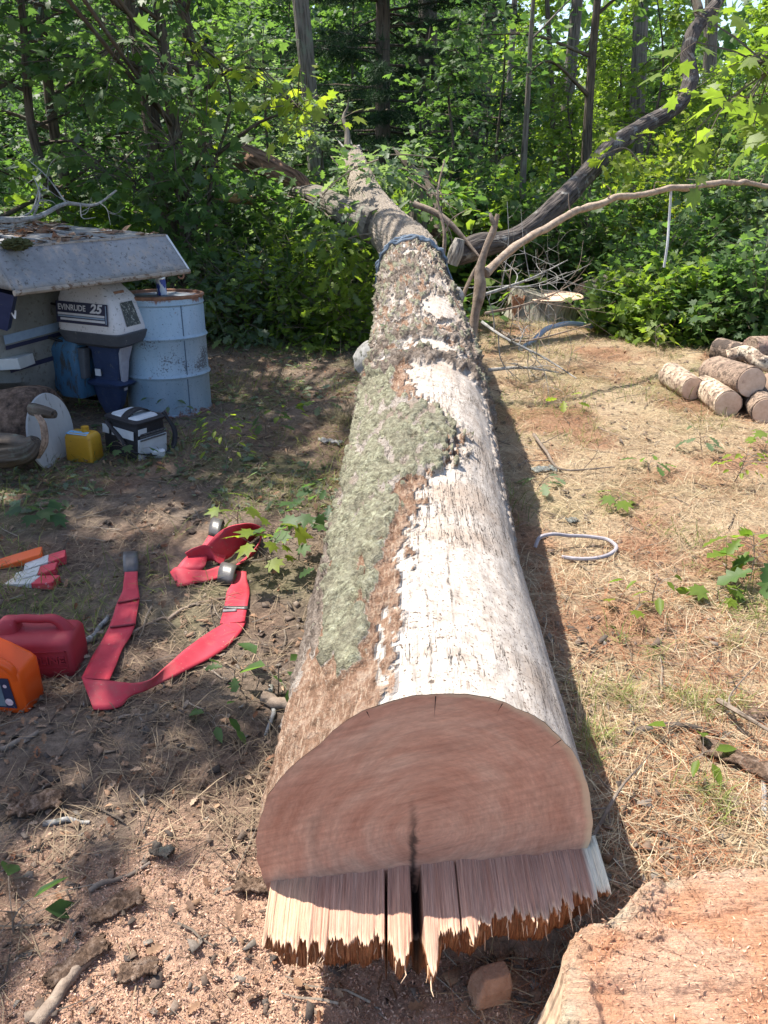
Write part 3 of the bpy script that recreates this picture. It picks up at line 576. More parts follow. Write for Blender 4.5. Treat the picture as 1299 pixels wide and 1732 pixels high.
dnav = m_plain('navy_decal', (.02, .022, .055), (.028, .03, .07), 30, .5, 0); dwh = m_plain('white_decal', (.60, .60, .63), (.68, .68, .70), 60, .5, 0); dbl = m_plain('blue_stripe', (.22, .30, .42), (.28, .37, .48), 30, .5, 0)
decal('decal_panel', -.235, .195, .652, .785, dnav, .005); decal('decal_frame', .178, .186, .664, .776, dbl, .007)
decal('decal_stripe', -.22, .170, .703, .716, dwh, .007); decal('decal_stripe', -.22, .170, .690, .700, dbl, .007); decal('decal_stripe', -.20, .172, .670, .684, dwh, .007)
def text_pts(txt, size, bold=0.0, shear=0.0):
    cu = bpy.data.curves.new('t', 'FONT'); cu.body = txt; cu.size = size; cu.offset = bold; cu.shear = shear; cu.resolution_u = 3
    o = bpy.data.objects.new('t', cu); C.objects.link(o); dg = bpy.context.evaluated_depsgraph_get(); dg.update()
    me = bpy.data.meshes.new_from_object(o.evaluated_get(dg)); v = np.array([tuple(x.co) for x in me.vertices]); f = [tuple(p.vertices) for p in me.polygons]
    bpy.data.objects.remove(o); bpy.data.curves.remove(cu); bpy.data.meshes.remove(me); return v, f
def lettering(name, txt, size, fn, mat, parent, bold=0., shear=0., stretch=1.0):
    v, f = text_pts(txt, size, bold, shear); v[:, 0] -= v[:, 0].min()
    return MB().add([fn(x * stretch, y) for x, y, _ in v], f).build(name, mat, parent)
lettering('lettering', 'EVINRUDE', .050, lambda x, y: side(-.215 + x, .733 + y, .007), dwh, cowl, .0012)
lettering('lettering', '25', .075, lambda x, y: side(.050 + x, .728 + y, .007), dwh, cowl, .003, .25, 1.25)
def rear(b, z, off=0.):
    t = (z - Z0 - .02) / (Z1 - Z0 - .02); return mo + A_ * (lerp(.258, .205, t) + off) + B_ * b + np.array((0, 0, z))
mb = MB(); mb.quad(rear(-.07, .64, .004), rear(.06, .64, .004), rear(.05, .785, .004), rear(-.06, .785, .004))
mb.build('grille', m_plain('rear_grille', (.035, .04, .045), (.10, .11, .10), 40, .8, .4, dirt=(.42, .42, .38), dirt_amt=.4, dirt_scale=60), cowl)
MB().loft([(.835, .165, 0, .012, .045, .4), (.85, .162, 0, .012, .045, .4)], mo, A_, B_).build('latch', rust, cowl)
MB().loft([(.02, -.03, 0, .05, .018, .6), (.10, -.02, 0, .10, .03, .6), (.22, -.01, 0, .13, .045, .6), (.23, -.01, 0, .16, .075, .5), (.25, 0, 0, .17, .08, .5), (.27, 0, 0, .10, .05, .5), (.46, .03, 0, .12, .065, .5), (.51, .03, 0, .15, .085, .5)], mo, A_, B_, n=28).build('leg', navy, motor, True, angle=40)
MB().loft([(.20, .112, 0, .012, .014, .3), (.40, .135, 0, .014, .04, .3), (.495, .165, 0, .015, .055, .3)], mo, A_, B_, n=16).build('rear_strip', m_plain('pale_strip', (.30, .30, .36), (.40, .40, .45), 20, .5, .1), motor)
MB().loft([(.11, -.19, 0, .05, .04, .9), (.11, -.15, 0, .05, .04, .9)], mo + np.array((0, 0, .0)), A_, B_).build('gearcase_nose', navy, motor, True)
MB().loft([(.14, -.25, .03, .10, .10, .4), (.20, -.26, .03, .12, .12, .35), (.46, -.26, .03, .115, .12, .35), (.53, -.23, .02, .09, .10, .5), (.56, -.2, 0, .05, .05, .6)], mo, A_, B_, n=28).build('transom_bracket', m_plain('blue_bracket', (.03, .085, .16), (.06, .16, .27), 9, .55, .2, dirt=(.06, .06, .06), dirt_amt=.42, stretch=(1, 1, .3)), motor, True, angle=40)  # blue lowered to stand in for the deep shade under the boat
MB().loft([(.28, -.14, .09, .03, .03, .6), (.48, -.13, .08, .04, .03, .6)], mo, A_, B_).build('swivel_arm', darkg, motor, True)
MB().loft([(.30, -.03, .075, .022, .006, .3), (.345, -.03, .075, .022, .006, .3)], mo, A_, B_).build('label_plate', dwh, motor)
mb = MB(); mb.tube(cr([mo + A_ * -.24 + B_ * .03 + (0, 0, .72), mo + A_ * -.42 + B_ * .12 + (0, 0, .75), mo + A_ * -.56 + B_ * .16 + (0, 0, .62), mo + A_ * -.50 + B_ * .14 + (0, 0, .50), mo + A_ * -.28 + B_ * .08 + (0, 0, .46)], 50), .008, 8)
mb.tube(cr([mo + A_ * -.70 + B_ * .12 + (0, 0, .50), mo + A_ * -.45 + B_ * .18 + (0, 0, .56), mo + A_ * -.2 + B_ * .1 + (0, 0, .5)], 30), .009, 8)
mb.tube(cr([mo + A_ * -.75 + B_ * .1 + (0, 0, .56), mo + A_ * -.5 + B_ * .15 + (0, 0, .50), mo + A_ * -.22 + B_ * .1 + (0, 0, .42)], 30), .009, 8)
mb.build('control_cable', m_plain('black_cable', (.01, .01, .012), None, 10, .45, 0), motor, True)

# ------------------------------------------------------------------ hull the motor sits by
ho = mo - A_ * .34
hull = thing('boat_hull', tuple(float(t) for t in ho), 'cream boat hull with blue stripes and navy band, under the overturned boat', 'boat')
cream = m_plain('cream_gelcoat', (.15, .15, .14), (.25, .25, .235), 5, .55, .1, dirt=(.12, .11, .09), dirt_amt=.38)  # cream darkened in its base colour, in place of the overturned boat's shade
hs = [(.16, -1.3, .0, 1.25, .30, .15), (.30, -1.3, 0, 1.3, .52, .1), (.52, -1.3, 0, 1.3, .60, .08), (.66, -1.3, 0, 1.3, .62, .08), (.86, -1.3, 0, 1.3, .62, .08)]
MB().loft(hs, ho, A_, B_, n=40).build('hull', cream, hull, True, angle=30)
def trans(b, z): return ho + A_ * .004 + B_ * b + np.array((0, 0, z))
for z0, z1, m_ in ((.58, .635, dbl), (.545, .57, dnav), (.40, .43, dnav)):
    mb = MB(); mb.quad(trans(-.5, z0), trans(.5, z0 - .02), trans(.5, z1 - .02), trans(-.5, z1)); mb.build('stripe', m_, hull)
    mb = MB(); mb.quad(*[ho + A_ * a + B_ * .626 + np.array((0, 0, z)) for a, z in ((-2.5, z0), (-.05, z0), (-.05, z1), (-2.5, z1))]); mb.build('stripe', m_, hull)
p0 = Q(-60, 540, 4.72); p1 = Q(12, 560, 4.70); p2 = Q(24, 500, 4.60); p3 = Q(-60, 478, 4.62)
MB().add([p0, p1, p2, p3, p0 + (-.02, .1, 0), p1 + (-.02, .1, 0), p2 + (-.02, .1, 0), p3 + (-.02, .1, 0)], [(0, 1, 2, 3), (1, 5, 6, 2), (4, 0, 3, 7), (7, 3, 2, 6), (5, 4, 7, 6), (0, 4, 5, 1)]).build('navy_band', m_plain('navy_band_paint', (.02, .028, .08), (.035, .045, .11), 12, .5, .05, dirt=(.1, .1, .1), dirt_amt=.3), hull)
ux = unit(p1 - p0); uz = unit(p3 - p0); nn = unit(np.cross(ux, uz)); nn = nn if nn[1] < 0 else -nn; o_ = Q(-3, 527, 4.69)
lettering('lettering', 'ON', .075, lambda x, y: o_ + ux * x + np.array((0, 0, .94)) * y + ux * y * .25 + nn * .02, dwh, hull, .002)

# ------------------------------------------------------------------ overturned grey boat lying over it
LL = np.array((-2.02, 4.44, .95)); LR = np.array((-1.28, 5.34, .955)); UP = np.array((-.15, .11, .205)); Bk = np.array((-.77, .63, .004)) * 2.7
UL = LL + UP; UR = LR + UP + np.array((.0, 0, -.005)); E_ = unit(LR - LL); fl = E_ * .10
ob = thing('overturned_boat', (-1.65, 4.9, .95), 'grey flat bottomed boat turned upside down, dirt and bark scattered on it', 'boat')
k = N('weathered_grey_hull').set(.55, .25, .4); v = k.coord(); c = k.ramp(k.noise(v, 4, 7, .7), [(.3, (.15, .155, .165)), (.7, (.31, .31, .315))])
c = k.mix(k.ramp(k.noise(k.coord((3, 3, .8)), 5, 6, .7), [(.5, 0), (.66, .8)]), c, (.36, .30, .25))
c = k.mix(k.ramp(k.noise(v, 40, 6, .75), [(.56, 0), (.63, .85)]), c, (.075, .065, .055)); k.base(c); k.bump(k.noise(v, 38, 5, .7), .5, .006); M['boat'] = k.m
def grid(mb, a, b, c_, d, n, m, amp=.004, seed=1):
    u = np.linspace(0, 1, n)[:, None, None]; w_ = np.linspace(0, 1, m)[None, :, None]
    v = (a * (1 - u) + b * u) * (1 - w_) + (d * (1 - u) + c_ * u) * w_; nrm = unit(np.cross(b - a, d - a))
    v = v + nrm * ((fbm(v * 5, seed, 3) - .5) * amp * 2)[..., None]
    mb.add(v, [(i * m + j, i * m + m + j, i * m + m + j + 1, i * m + j + 1) for i in range(n - 1) for j in range(m - 1)])
mb = MB(); grid(mb, LL, LR, UR, UL, 30, 8); mb.build('bow_panel', M['boat'], ob, True, solid=.012)
mb = MB(); grid(mb, UL, UR, UR + Bk, UL + Bk, 30, 60, .010, 3); mb.build('bottom', M['boat'], ob, True, solid=.012)
mb = MB(); grid(mb, UR + (0, 0, -.001), LR, LR + Bk + fl * .3, UR + Bk, 8, 50, .004, 5); mb.build('side_panel', M['boat'], ob, True, solid=.012)
mb = MB(); grid(mb, UL, LL, LL + Bk - fl * .3, UL + Bk, 8, 50, .004, 7); mb.build('side_panel', M['boat'], ob, True, solid=.012)
nb = unit(np.cross(LR - LL, UP)); nb = nb if nb[1] < 0 else -nb
rim = m_plain('dull_rim', (.22, .18, .14), (.36, .31, .26), 14, .6, .3, dirt=(.12, .07, .04), dirt_amt=.42)
MB().tube(np.linspace(LL - E_ * .01 - (0, 0, .012), LR + E_ * .01 - (0, 0, .012), 24), .017, 8, True, .12).build('gunwale', rim, ob, True)
MB().tube(np.linspace(UL + (0, 0, .0), UR + (0, 0, .0), 20), .010, 8).build('edge_strip', rim, ob, True)
MB().tube(np.linspace(LR + (.004, 0, 0), UR + (.004, 0, 0), 10), .009, 8).build('edge_strip', m_plain('bright_edge', (.55, .56, .57), (.68, .68, .68), 30, .4, .1, metal=.4), ob, True)
MB().tube(np.linspace(LR + (0, 0, -.01), LR + Bk + (0, 0, -.01), 14), .014, 8).build('gunwale', rim, ob, True)
mb = MB()
for i, (a0, a1) in enumerate(((.30, .32), (.66, .68))):
    mb.add([lerp(UL, UR, a0) + (0, 0, .008), lerp(UL, UR, a1) + (0, 0, .008), lerp(UL, UR, a1) + Bk + (0, 0, .008), lerp(UL, UR, a0) + Bk + (0, 0, .008), lerp(UL, UR, a0) + (0, 0, .022), lerp(UL, UR, a1) + (0, 0, .022), lerp(UL, UR, a1) + Bk + (0, 0, .022), lerp(UL, UR, a0) + Bk + (0, 0, .022)], [(4, 5, 6, 7), (0, 1, 5, 4), (1, 2, 6, 5), (3, 0, 4, 7), (2, 3, 7, 6)])
mb.build('strake', M['boat'], ob)
tp = Q(306, 466, 5.30); mb = MB(); a_ = np.linspace(0, 2 * math.pi, 20); mb.tube([tp + np.array((math.cos(t) * .018, 0, math.sin(t) * .018)) for t in a_], .006, 8, False); mb.build('bow_eye', rust, ob, True)
sup = MB(); sup.box((-2.9, 5.9, .5), (.12, .12, .92)); sup.box((-2.25, 6.2, .48), (.12, .12, .9)); sup.box((-3.5, 6.6, .48), (.12, .12, .9))
sup.box((-2.75, 6.25, .925), (1.9, .10, .05), ((.92, .38, 0), (-.38, .92, 0), (0, 0, 1)))
tag(sup.build('timber_trestle', M['dead'], None), 'rough timber trestle hidden in the dark beneath the overturned boat', 'trestle')
mb = MB(); r2 = np.random.default_rng(4); c0 = Q(28, 413, 4.62)
mb.sphere(c0, .06, 40, .8, 3, (.07, .075, .03), (1.3, .8, .5), 7.0)
tag(mb.build('moss_clump', M['litter']), 'dark green moss clump on the edge of the overturned boat', 'moss')

# ------------------------------------------------------------------ bark covered log with pale sawn disc
dc = Q(87, 731, 4.33); ax = unit((.96, -.16, .10)); rl = .225
bl_ = thing('bark_log', (float(dc[0]), float(dc[1]), 0), 'thick bark covered log with a pale sawn disc end, in front of the boat', 'log')
prf = cr([(*(dc - ax * 1.5), .25), (*(dc - ax * .8), .25), (*(dc - ax * .3), .235), (*(dc - ax * .02), .232), (*(dc - ax * .008), .226)], 60)
k = N('flaky_brown_bark').set(.95, 0, .1); v = k.coord(); c = k.ramp(k.noise(v, 16, 8, .75), [(.35, (.035, .028, .024)), (.5, (.13, .09, .07)), (.65, (.26, .18, .14))]); k.base(c); k.bump(k.noise(v, 26, 7, .75), 1, .03)
MB().tube(prf[:, :3] + np.array((0, 0, .02)), prf[:, 3], 40, True, .16, 6).build('bark', k.m, bl_, True, angle=80)
MB().lathe([(.001, .004), (rl * .5, .005), (rl * .98, .003), (rl, -.006)], dc, 56, ax).build('sawn_disc', m_plain('pale_sawn_disc', (.36, .36, .36), (.50, .49, .47), 5, .75, .3, .004, stretch=(1, 1, .3), dirt=(.2, .19, .17), dirt_amt=.36), bl_, True, angle=60)
tree_ = lambda pts, n=24: cr([(*Q(a, b, y), r) for a, b, y, r in pts], n)
p = tree_([(56, 692, 4.10, .036), (74, 697, 4.04, .034), (92, 701, 4.0, .022)], 14); MB().tube(p[:, :3], p[:, 3], 12, True, .2).build('branch_stub', M['bark_dark'], bl_, True)
p = tree_([(-40, 760, 4.0, .085), (20, 762, 3.96, .085), (52, 756, 3.93, .06), (62, 745, 3.93, .035)], 24); MB().tube(p[:, :3], p[:, 3], 16, True, .3, 5).build('dark_root', M['bark_dark'], bl_, True)
mb = MB(); r2 = np.random.default_rng(2)
for i in range(12):
    o = r2.normal() * 4 - 6; p = tree_([(66 + o, 702, 3.99, .004), (76 + o, 718, 3.93, .006), (79 + o, 745, 3.90, .006), (66 + o * .6, 775, 3.93, .004)], 16); mb.tube(p[:, :3], p[:, 3] * r2.uniform(.6, 1.3), 5)
mb.build('bark_strip', m_plain('stringy_inner_bark', (.12, .075, .05), (.36, .25, .18), 40, .85, .5), bl_, True)
bx = P(28, 625, .42)
mb = MB(); c0 = Q(22, 612, 4.95); mb.box(c0, (.20, .16, .07), ((.97, -.2, .1), (.2, .97, 0), (-.1, 0, .99)))
tag(mb.build('plank_offcut', m_plain('white_board', (.42, .43, .43), (.52, .53, .53), 9, .6, .1), None, False, .004), 'white board offcut resting above the bark covered log', 'board')

# ------------------------------------------------------------------ yellow jug and cooler bag
yb = P(134, 785); ya = np.array((.95, -.30, 0)); yb_ = np.array((.30, .95, 0)); yo = np.array((yb[0] + .01, yb[1] + .08, 0))
yj = thing('yellow_container', tuple(float(t) for t in yo), 'small yellow plastic container with blue label beside the cooler bag', 'container')
yl = m_plain('yellow_plastic', (.48, .25, .02), (.56, .31, .03), 6, .45, .08, dirt=(.20, .09, .02), dirt_amt=.34)
MB().loft([(.0, 0, 0, .085, .055, .3), (.01, 0, 0, .093, .062, .3), (.145, .005, 0, .09, .058, .3), (.165, .005, 0, .08, .05, .35), (.172, .005, 0, .068, .04, .4)], yo, ya, yb_, n=32).build('body', yl, yj, True, angle=40)
MB().add([yo + ya * a + yb_ * (b - .0) + (0, 0, z) for a, b, z in ((-.072, -.053, .168), (.07, -.052, .168), (.066, -.012, .177), (-.062, -.012, .177))], [(0, 1, 2, 3)]).build('label', m_plain('light_blue_label', (.16, .38, .60), (.24, .48, .68), 26, .5, 0, dirt=(.04, .10, .25), dirt_amt=.34, dirt_scale=18), yj)
MB().tube([yo + ya * .03 + (0, 0, .17), yo + ya * .03 + (0, 0, .205)], .022, 16).build('cap', yl, yj, True)

cb = P(222, 778); ca_ = unit((.80, -.60, 0)); cb_ = unit((.60, .80, 0)); co = np.array((cb[0] - .01, cb[1] + .12, 0))
tl = Matrix.Rotation(R(-7), 3, Vector(ca_)); up = np.array(tl @ Vector((0, 0, 1)))
bag = thing('cooler_bag', tuple(float(t) for t in co), 'black and white soft cooler bag with shoulder strap in front of the drum', 'cooler bag')
blk = m_plain('black_nylon', (.010, .010, .013), (.022, .022, .027), 60, .7, .2); gry = m_plain('light_grey_fabric', (.40, .43, .46), (.52, .55, .58), 14, .6, .25, .004, dirt=(.2, .2, .19), dirt_amt=.3)
hl, hw, hh = .155, .11, .215
MB().loft([(0, 0, 0, hl - .01, hw - .01, .2), (.012, 0, 0, hl, hw, .2), (hh * .5, 0, 0, hl + .004, hw + .004, .2), (hh, 0, 0, hl - .006, hw - .006, .2)], co, ca_, cb_, up, n=40).build('body', blk, bag, True, angle=40)
MB().loft([(hh + .001, 0, 0, hl + .002, hw + .002, .2), (hh + .014, 0, 0, hl + .004, hw + .004, .2), (hh + .022, 0, 0, hl - .006, hw - .006, .25)], co, ca_, cb_, up, n=40).build('lid_trim', blk, bag, True, angle=40)
MB().loft([(hh + .019, -.0, 0, hl - .024, hw - .024, .25), (hh + .029, 0, 0, hl - .032, hw - .032, .3)], co, ca_, cb_, up, n=40).build('lid_panel', gry, bag, True, angle=40)
def fq(mb, face, u0, u1, h0, h1, off=.009):
    for (n_) in (0,):
        if face == 'long': f = lambda u, h: co + ca_ * u - cb_ * (hw + off) + up * h
        else: f = lambda u, h: co + cb_ * u + ca_ * (hl + off) + up * h
        mb.add([f(u0, h0), f(u1, h0), f(u1, h1), f(u0, h1)], [(0, 1, 2, 3)])
    return mb
mb = MB(); fq(mb, 'long', -.145, -.085, .135, .185); fq(mb, 'long', -.055, .145, .135, .185); mb.build('front_panel', gry, bag, solid=.004)
mb = MB(); fq(mb, 'end', -.098, .098, .010, .135, .008); mb.build('end_pocket', gry, bag, solid=.012)
mb = MB(); fq(mb, 'end', -.098, -.04, .16, .195, .008); mb.build('end_badge', gry, bag, solid=.004)
mb = MB(); [fq(mb, 'end', -.09, .09, z, z + .009, .016) for z in (.125, .145, .160)]; mb.build('zip', m_plain('zip_tape', (.03, .03, .035), (.15, .15, .16), 90, .5, .2), bag, solid=.003)
def strap_mb(pts, wdt, th=.004):
    pts = np.asarray(pts); mb = MB(); T_, X_, Z_ = frames(pts); L_ = pts - X_ * wdt / 2; R_ = pts + X_ * wdt / 2; n = len(pts)
    return mb.add(np.concatenate([L_, R_]), [(i, i + 1, n + i + 1, n + i) for i in range(n - 1)])
st = cr([co - ca_ * .10 - cb_ * .125 + up * .21, co + ca_ * .02 - cb_ * .135 + up * .15, co + ca_ * .13 - cb_ * .13 + up * .08, co + ca_ * .19 - cb_ * .02 + up * .035, co + ca_ * .20 + cb_ * .10 + up * .03, co + ca_ * .17 + cb_ * .16 + up * .12, co + ca_ * .10 + cb_ * .13 + up * .24], 50)
strap_mb(st, .03).build('shoulder_strap', blk, bag, True, solid=.005)
hd = cr([co + ca_ * .02 - cb_ * .10 + up * .222, co + ca_ * .02 - cb_ * .05 + up * .262, co + ca_ * .02 + cb_ * .05 + up * .262, co + ca_ * .02 + cb_ * .10 + up * .222], 24); strap_mb(hd, .06).build('carry_handle', blk, bag, True, solid=.008)
mb = MB(); c0 = P(268, 768, .03); mb.loft([(-.028, 0, 0, .035, .02, .5), (.02, 0, 0, .04, .024, .5), (.028, 0, 0, .03, .016, .5)], c0, unit((.85, .3, 0)), unit((-.3, .85, 0)), n=20)
tag(mb.build('plastic_packet', m_plain('white_packet', (.48, .51, .54), (.58, .6, .62), 20, .5, .2), None, True), 'little white packet on the ground at the right foot of the cooler bag', 'packet')

# ------------------------------------------------------------------ gas can and bar oil jug
go = P(62, 1139); ga = unit((.985, .05, 0)); gb = np.array((-ga[1], ga[0], 0)); go = np.array((go[0] - .02, go[1] + .085, float(gz(go[0], go[1] + .08)) - .004))
gas = thing('gas_can', tuple(float(t) for t in go), 'dusty dark red plastic fuel can with embossed lettering behind the orange jug', 'fuel can')
red = m_plain('dusty_red_plastic', (.30, .022, .035), (.36, .035, .05), 5, .55, .06, .002, dirt=(.40, .14, .13), dirt_amt=.30, dirt_scale=60)
gh = .150
gbody = MB().loft([(0, 0, 0, .138, .074, .25), (.008, 0, 0, .146, .082, .25), (.05, 0, 0, .147, .083, .25), (gh - .02, 0, 0, .146, .082, .25), (gh - .004, 0, 0, .140, .072, .3), (gh + .006, 0, 0, .128, .052, .4), (gh + .010, 0, 0, .11, .035, .5)], go, ga, gb, n=56).build('body', red, gas, True, angle=50)
host(gbody, gas); hp = cr([go + ga * .112 + (0, 0, gh - .006), go + ga * .100 + (0, 0, gh + .018), go + ga * .075 + (0, 0, gh + .042), go + ga * .02 + (0, 0, gh + .045), go + ga * -.045 + (0, 0, gh + .047), go + ga * -.085 + (0, 0, gh + .03), go + ga * -.10 + (0, 0, gh - .004)], 40)
rad_ = np.interp(np.linspace(0, 1, 40), [0, .15, .35, .7, .85, 1], [.026, .019, .015, .015, .022, .034]); MB().tube(hp, rad_, 14).build('handle', red, gas, True)
MB().loft([(gh - .03, -.085, 0, .05, .045, .7), (gh + .025, -.09, 0, .042, .036, .8), (gh + .052, -.075, 0, .026, .022, .9), (gh + .058, -.075, 0, .015, .012, .9)], go, ga, gb, n=28).build('shoulder', red, gas, True)
na = unit(-ga * .8 + np.array((0, 0, .62))); nc = go - ga * .115 + np.array((0, -.005, gh + .012))
MB().lathe([(.028, -.01), (.031, 0), (.031, .028), (.026, .033), (.001, .033)], nc, 28, na).build('cap', m_plain('black_cap', (.012, .013, .016), (.02, .02, .024), 30, .5, .1), gas, True, angle=40)
MB().lathe([(.018, .032), (.017, .05), (.012, .075), (.001, .075)], nc, 24, na).build('spout', m_plain('yellow_spout', (.45, .34, .03), (.52, .40, .05), 10, .5, .05), gas, True, angle=40)
def gfront(x, z, off): return go + ga * x - gb * (.0825 + off) + np.array((0, 0, z))
v, f = text_pts('GASOLINE', .040, .0008); v[:, 0] -= v[:, 0].max(); v[:, 0] *= 1.05; n_ = len(v)
MB().add([gfront(.118 + x, .066 + y, .0035) for x, y, _ in v], f).build('embossed_lettering', red, gbody, solid=.005)
mb = MB()
for a0, a1, z0, z1 in ((-.10, .125, .112, .115), (-.10, .125, .050, .053), (.122, .125, .05, .115)):
    mb.quad(gfront(a0, z0, .0015), gfront(a1, z0, .0015), gfront(a1, z1, .0015), gfront(a0, z1, .0015))
mb.build('panel_outline', red, gbody, solid=.004)

jo = P(8, 1198); ja = unit((.97, -.12, 0)); jb = np.array((-ja[1], ja[0], 0)); jo = np.array((jo[0] - .015, jo[1] + .06, float(gz(jo[0], jo[1])) - .002))
jug = thing('oil_jug', tuple(float(t) for t in jo), 'bright orange oil jug with navy label at the left edge of the clearing', 'jug')
ora = m_plain('glossy_orange_plastic', (.72, .085, .008), (.78, .105, .012), 4, .32, .03, dirt=(.35, .08, .02), dirt_amt=.26, dirt_scale=20)
jh = .235
MB().loft([(0, 0, 0, .090, .052, .3), (.008, 0, 0, .098, .060, .3), (.10, 0, 0, .0995, .061, .3), (.150, 0, 0, .0985, .060, .3), (.165, -.004, 0, .090, .058, .35), (.205, -.03, 0, .062, .046, .5), (.228, -.042, 0, .045, .034, .6), (jh, -.045, 0, .03, .024, .8)], jo, ja, jb, n=48).build('body', ora, jug, True, angle=50)
hp = cr([jo + ja * -.01 - jb * .048 + (0, 0, .212), jo + ja * .03 - jb * .055 + (0, 0, .200), jo + ja * .068 - jb * .052 + (0, 0, .172), jo + ja * .078 - jb * .046 + (0, 0, .13)], 24); MB().tube(hp, .015, 12).build('handle', ora, jug, True)
MB().loft([(.168, .03, -.050, .034, .010, .8), (.205, .012, -.044, .026, .008, .8)], jo, ja, jb, n=20).build('grip_recess', ora, jug, True)
MB().lathe([(.024, 0), (.026, .004), (.026, .024), (.022, .028), (.001, .028)], jo - ja * .045 + (0, 0, jh - .002), 24).build('cap', ora, jug, True)
def jf(x, z, off=.0): return jo + ja * x - jb * (.0605 + off) + np.array((0, 0, z))
mb = MB(); mb.quad(jf(-.08, .028, .003), jf(.070, .028, .003), jf(.060, .140, .003), jf(-.08, .140, .003)); jlab = host(mb.build('label', dnav, jug, solid=.001), jug)
mb = MB(); mb.quad(jf(-.07, .034, .0045), jf(.036, .034, .0045), jf(.032, .118, .0045), jf(-.07, .118, .0045)); mb.build('label_picture', m_plain('label_grey', (.07, .10, .14), (.15, .19, .22), 18, .5, 0), jlab)
for a, z, r_, m_ in ((.049, .052, .0135, 'pale'), (.046, .112, .0065, 'pink')):
    mb = MB(); t = np.linspace(0, 2 * math.pi, 24, endpoint=False); mb.quad(*[jf(a + math.cos(q_) * r_, z + math.sin(q_) * r_, .005) for q_ in t])
    mb.build('label_emblem', m_plain('emblem_' + m_, (.55, .30, .34), (.70, .62, .64), 120, .5, 0), jlab)
mb = MB(); mb.quad(jf(.000, .128, .005), jf(.018, .128, .005), jf(.018, .134, .005), jf(.0, .134, .005)); mb.build('label_strip', dwh, jlab)

# ------------------------------------------------------------------ felling wedges
def wedge(px0, py0, px1, py1, wd_, ht, tip, kind, label):
    a = P(px0, py0, .02); b = P(px1, py1, .02); d = unit(b - a); L = np.linalg.norm(b - a); s_ = np.array((-d[1], d[0], 0)); z = np.array((0, 0, 1.0)); g = float(gz(b[0], b[1]))
    root = thing('felling_wedge', (float(b[0]), float(b[1]), g), label, 'wedge', 'plastic felling wedges')
    def sec(t, m_=1): h = lerp(tip, ht, t) ; w_ = wd_ * (1 if t < .9 else lerp(1, .9, (t - .9) / .1)); o = a + d * L * t; return [o - s_ * w_ / 2 + z * (g - a[2]), o + s_ * w_ / 2 + z * (g - a[2]), o + s_ * w_ / 2 + z * (g - a[2] + h), o - s_ * w_ / 2 + z * (g - a[2] + h)]
    def span(ts):
        mb = MB(); v = [p_ for t in ts for p_ in sec(t)]; n = len(ts)
        f = [(4*i+j, 4*i+(j+1) % 4, 4*i+4+(j+1) % 4, 4*i+4+j) for i in range(n-1) for j in range(4)] + [(3, 2, 1, 0), (4*n-4, 4*n-3, 4*n-2, 4*n-1)]; return mb.add(v, f)
    if kind == 'orange': span([0, .3, .7, .93, 1]).build('body', m_plain('orange_plastic', (.72, .10, .015), (.78, .13, .02), 10, .4, .05), root, False, .004)
    else:
        span([0, .3, .58]).build('pale_tip', m_plain('scuffed_white_plastic', (.46, .45, .43), (.58, .56, .53), 16, .6, .1), root, False, .002)
        span([.58, .8, .94, 1]).build('red_head', m_plain('battered_red_plastic', (.50, .03, .05), (.56, .06, .08), 20, .55, .2, dirt=(.55, .35, .35), dirt_amt=.36, dirt_scale=60), root, False, .004)
wedge(-8, 948, 72, 936, .085, .045, .012, 'orange', 'solid bright orange felling wedge lying at the far left')
wedge(40, 952, 112, 942, .075, .042, .006, 'red', 'white and red wedge lying right beside the solid orange wedge')
wedge(22, 967, 96, 960, .075, .040, .004, 'red', 'white and red wedge in the middle of the three, pointing left')
wedge(12, 972, 95, 981, .07, .038, .003, 'red', 'white and red wedge closest to the red fuel can')

# ------------------------------------------------------------------ red tow straps
k = N('red_webbing').set(.62, 0, .3); v = k.coord(); c = k.ramp(k.noise(v, 9, 5, .6), [(.3, (.42, .025, .045)), (.7, (.53, .05, .075))])
c = k.mix(k.ramp(k.noise(v, 7, 7, .75), [(.52, 0), (.66, .55)]), c, (.30, .10, .09)); c = k.mix(k.ramp(k.noise(v, 75, 5, .7), [(.64, 0), (.69, .7)]), c, (.42, .27, .2)); k.base(c); k.bump(k.noise(k.coord((1, 1, 1)), 420, 2, .5), .25, .0015); M['web'] = k.m
M['loop'] = m_plain('dark_sleeve', (.05, .045, .043), (.11, .10, .098), 30, .38, .2, spec=.6); M['stitch'] = m_plain('dark_stitch', (.16, .02, .03), None, 10, .8, 0)
def ribbon(rows, mat, parent, name, n=60, th=.0045):
    L_ = np.array([P(a, b, z)for a, b, z, *_ in rows]); R_ = np.array([P(r_[3], r_[4], r_[5]) for r_ in rows])
    if len(rows) > 2: q_ = cr(np.concatenate([(L_ + R_) / 2, L_, R_], 1), n); L_, R_ = q_[:, 3:6], q_[:, 6:9]
    else: n = 2
    m_ = 7; v = np.stack([lerp(L_, R_, t) for t in np.linspace(0, 1, m_)], 1); wv = (fbm(v * 7, 111, 2) - .5) * .012; v[..., 2] += wv
    gg = gz(v[..., 0], v[..., 1]); v[..., 2] = np.maximum(v[..., 2], gg + .006)
    return MB().add(v, [(i * m_ + j, i * m_ + j + 1, (i + 1) * m_ + j + 1, (i + 1) * m_ + j) for i in range(len(L_) - 1) for j in range(m_ - 1)]).build(name, mat, parent, True, solid=th, angle=180)
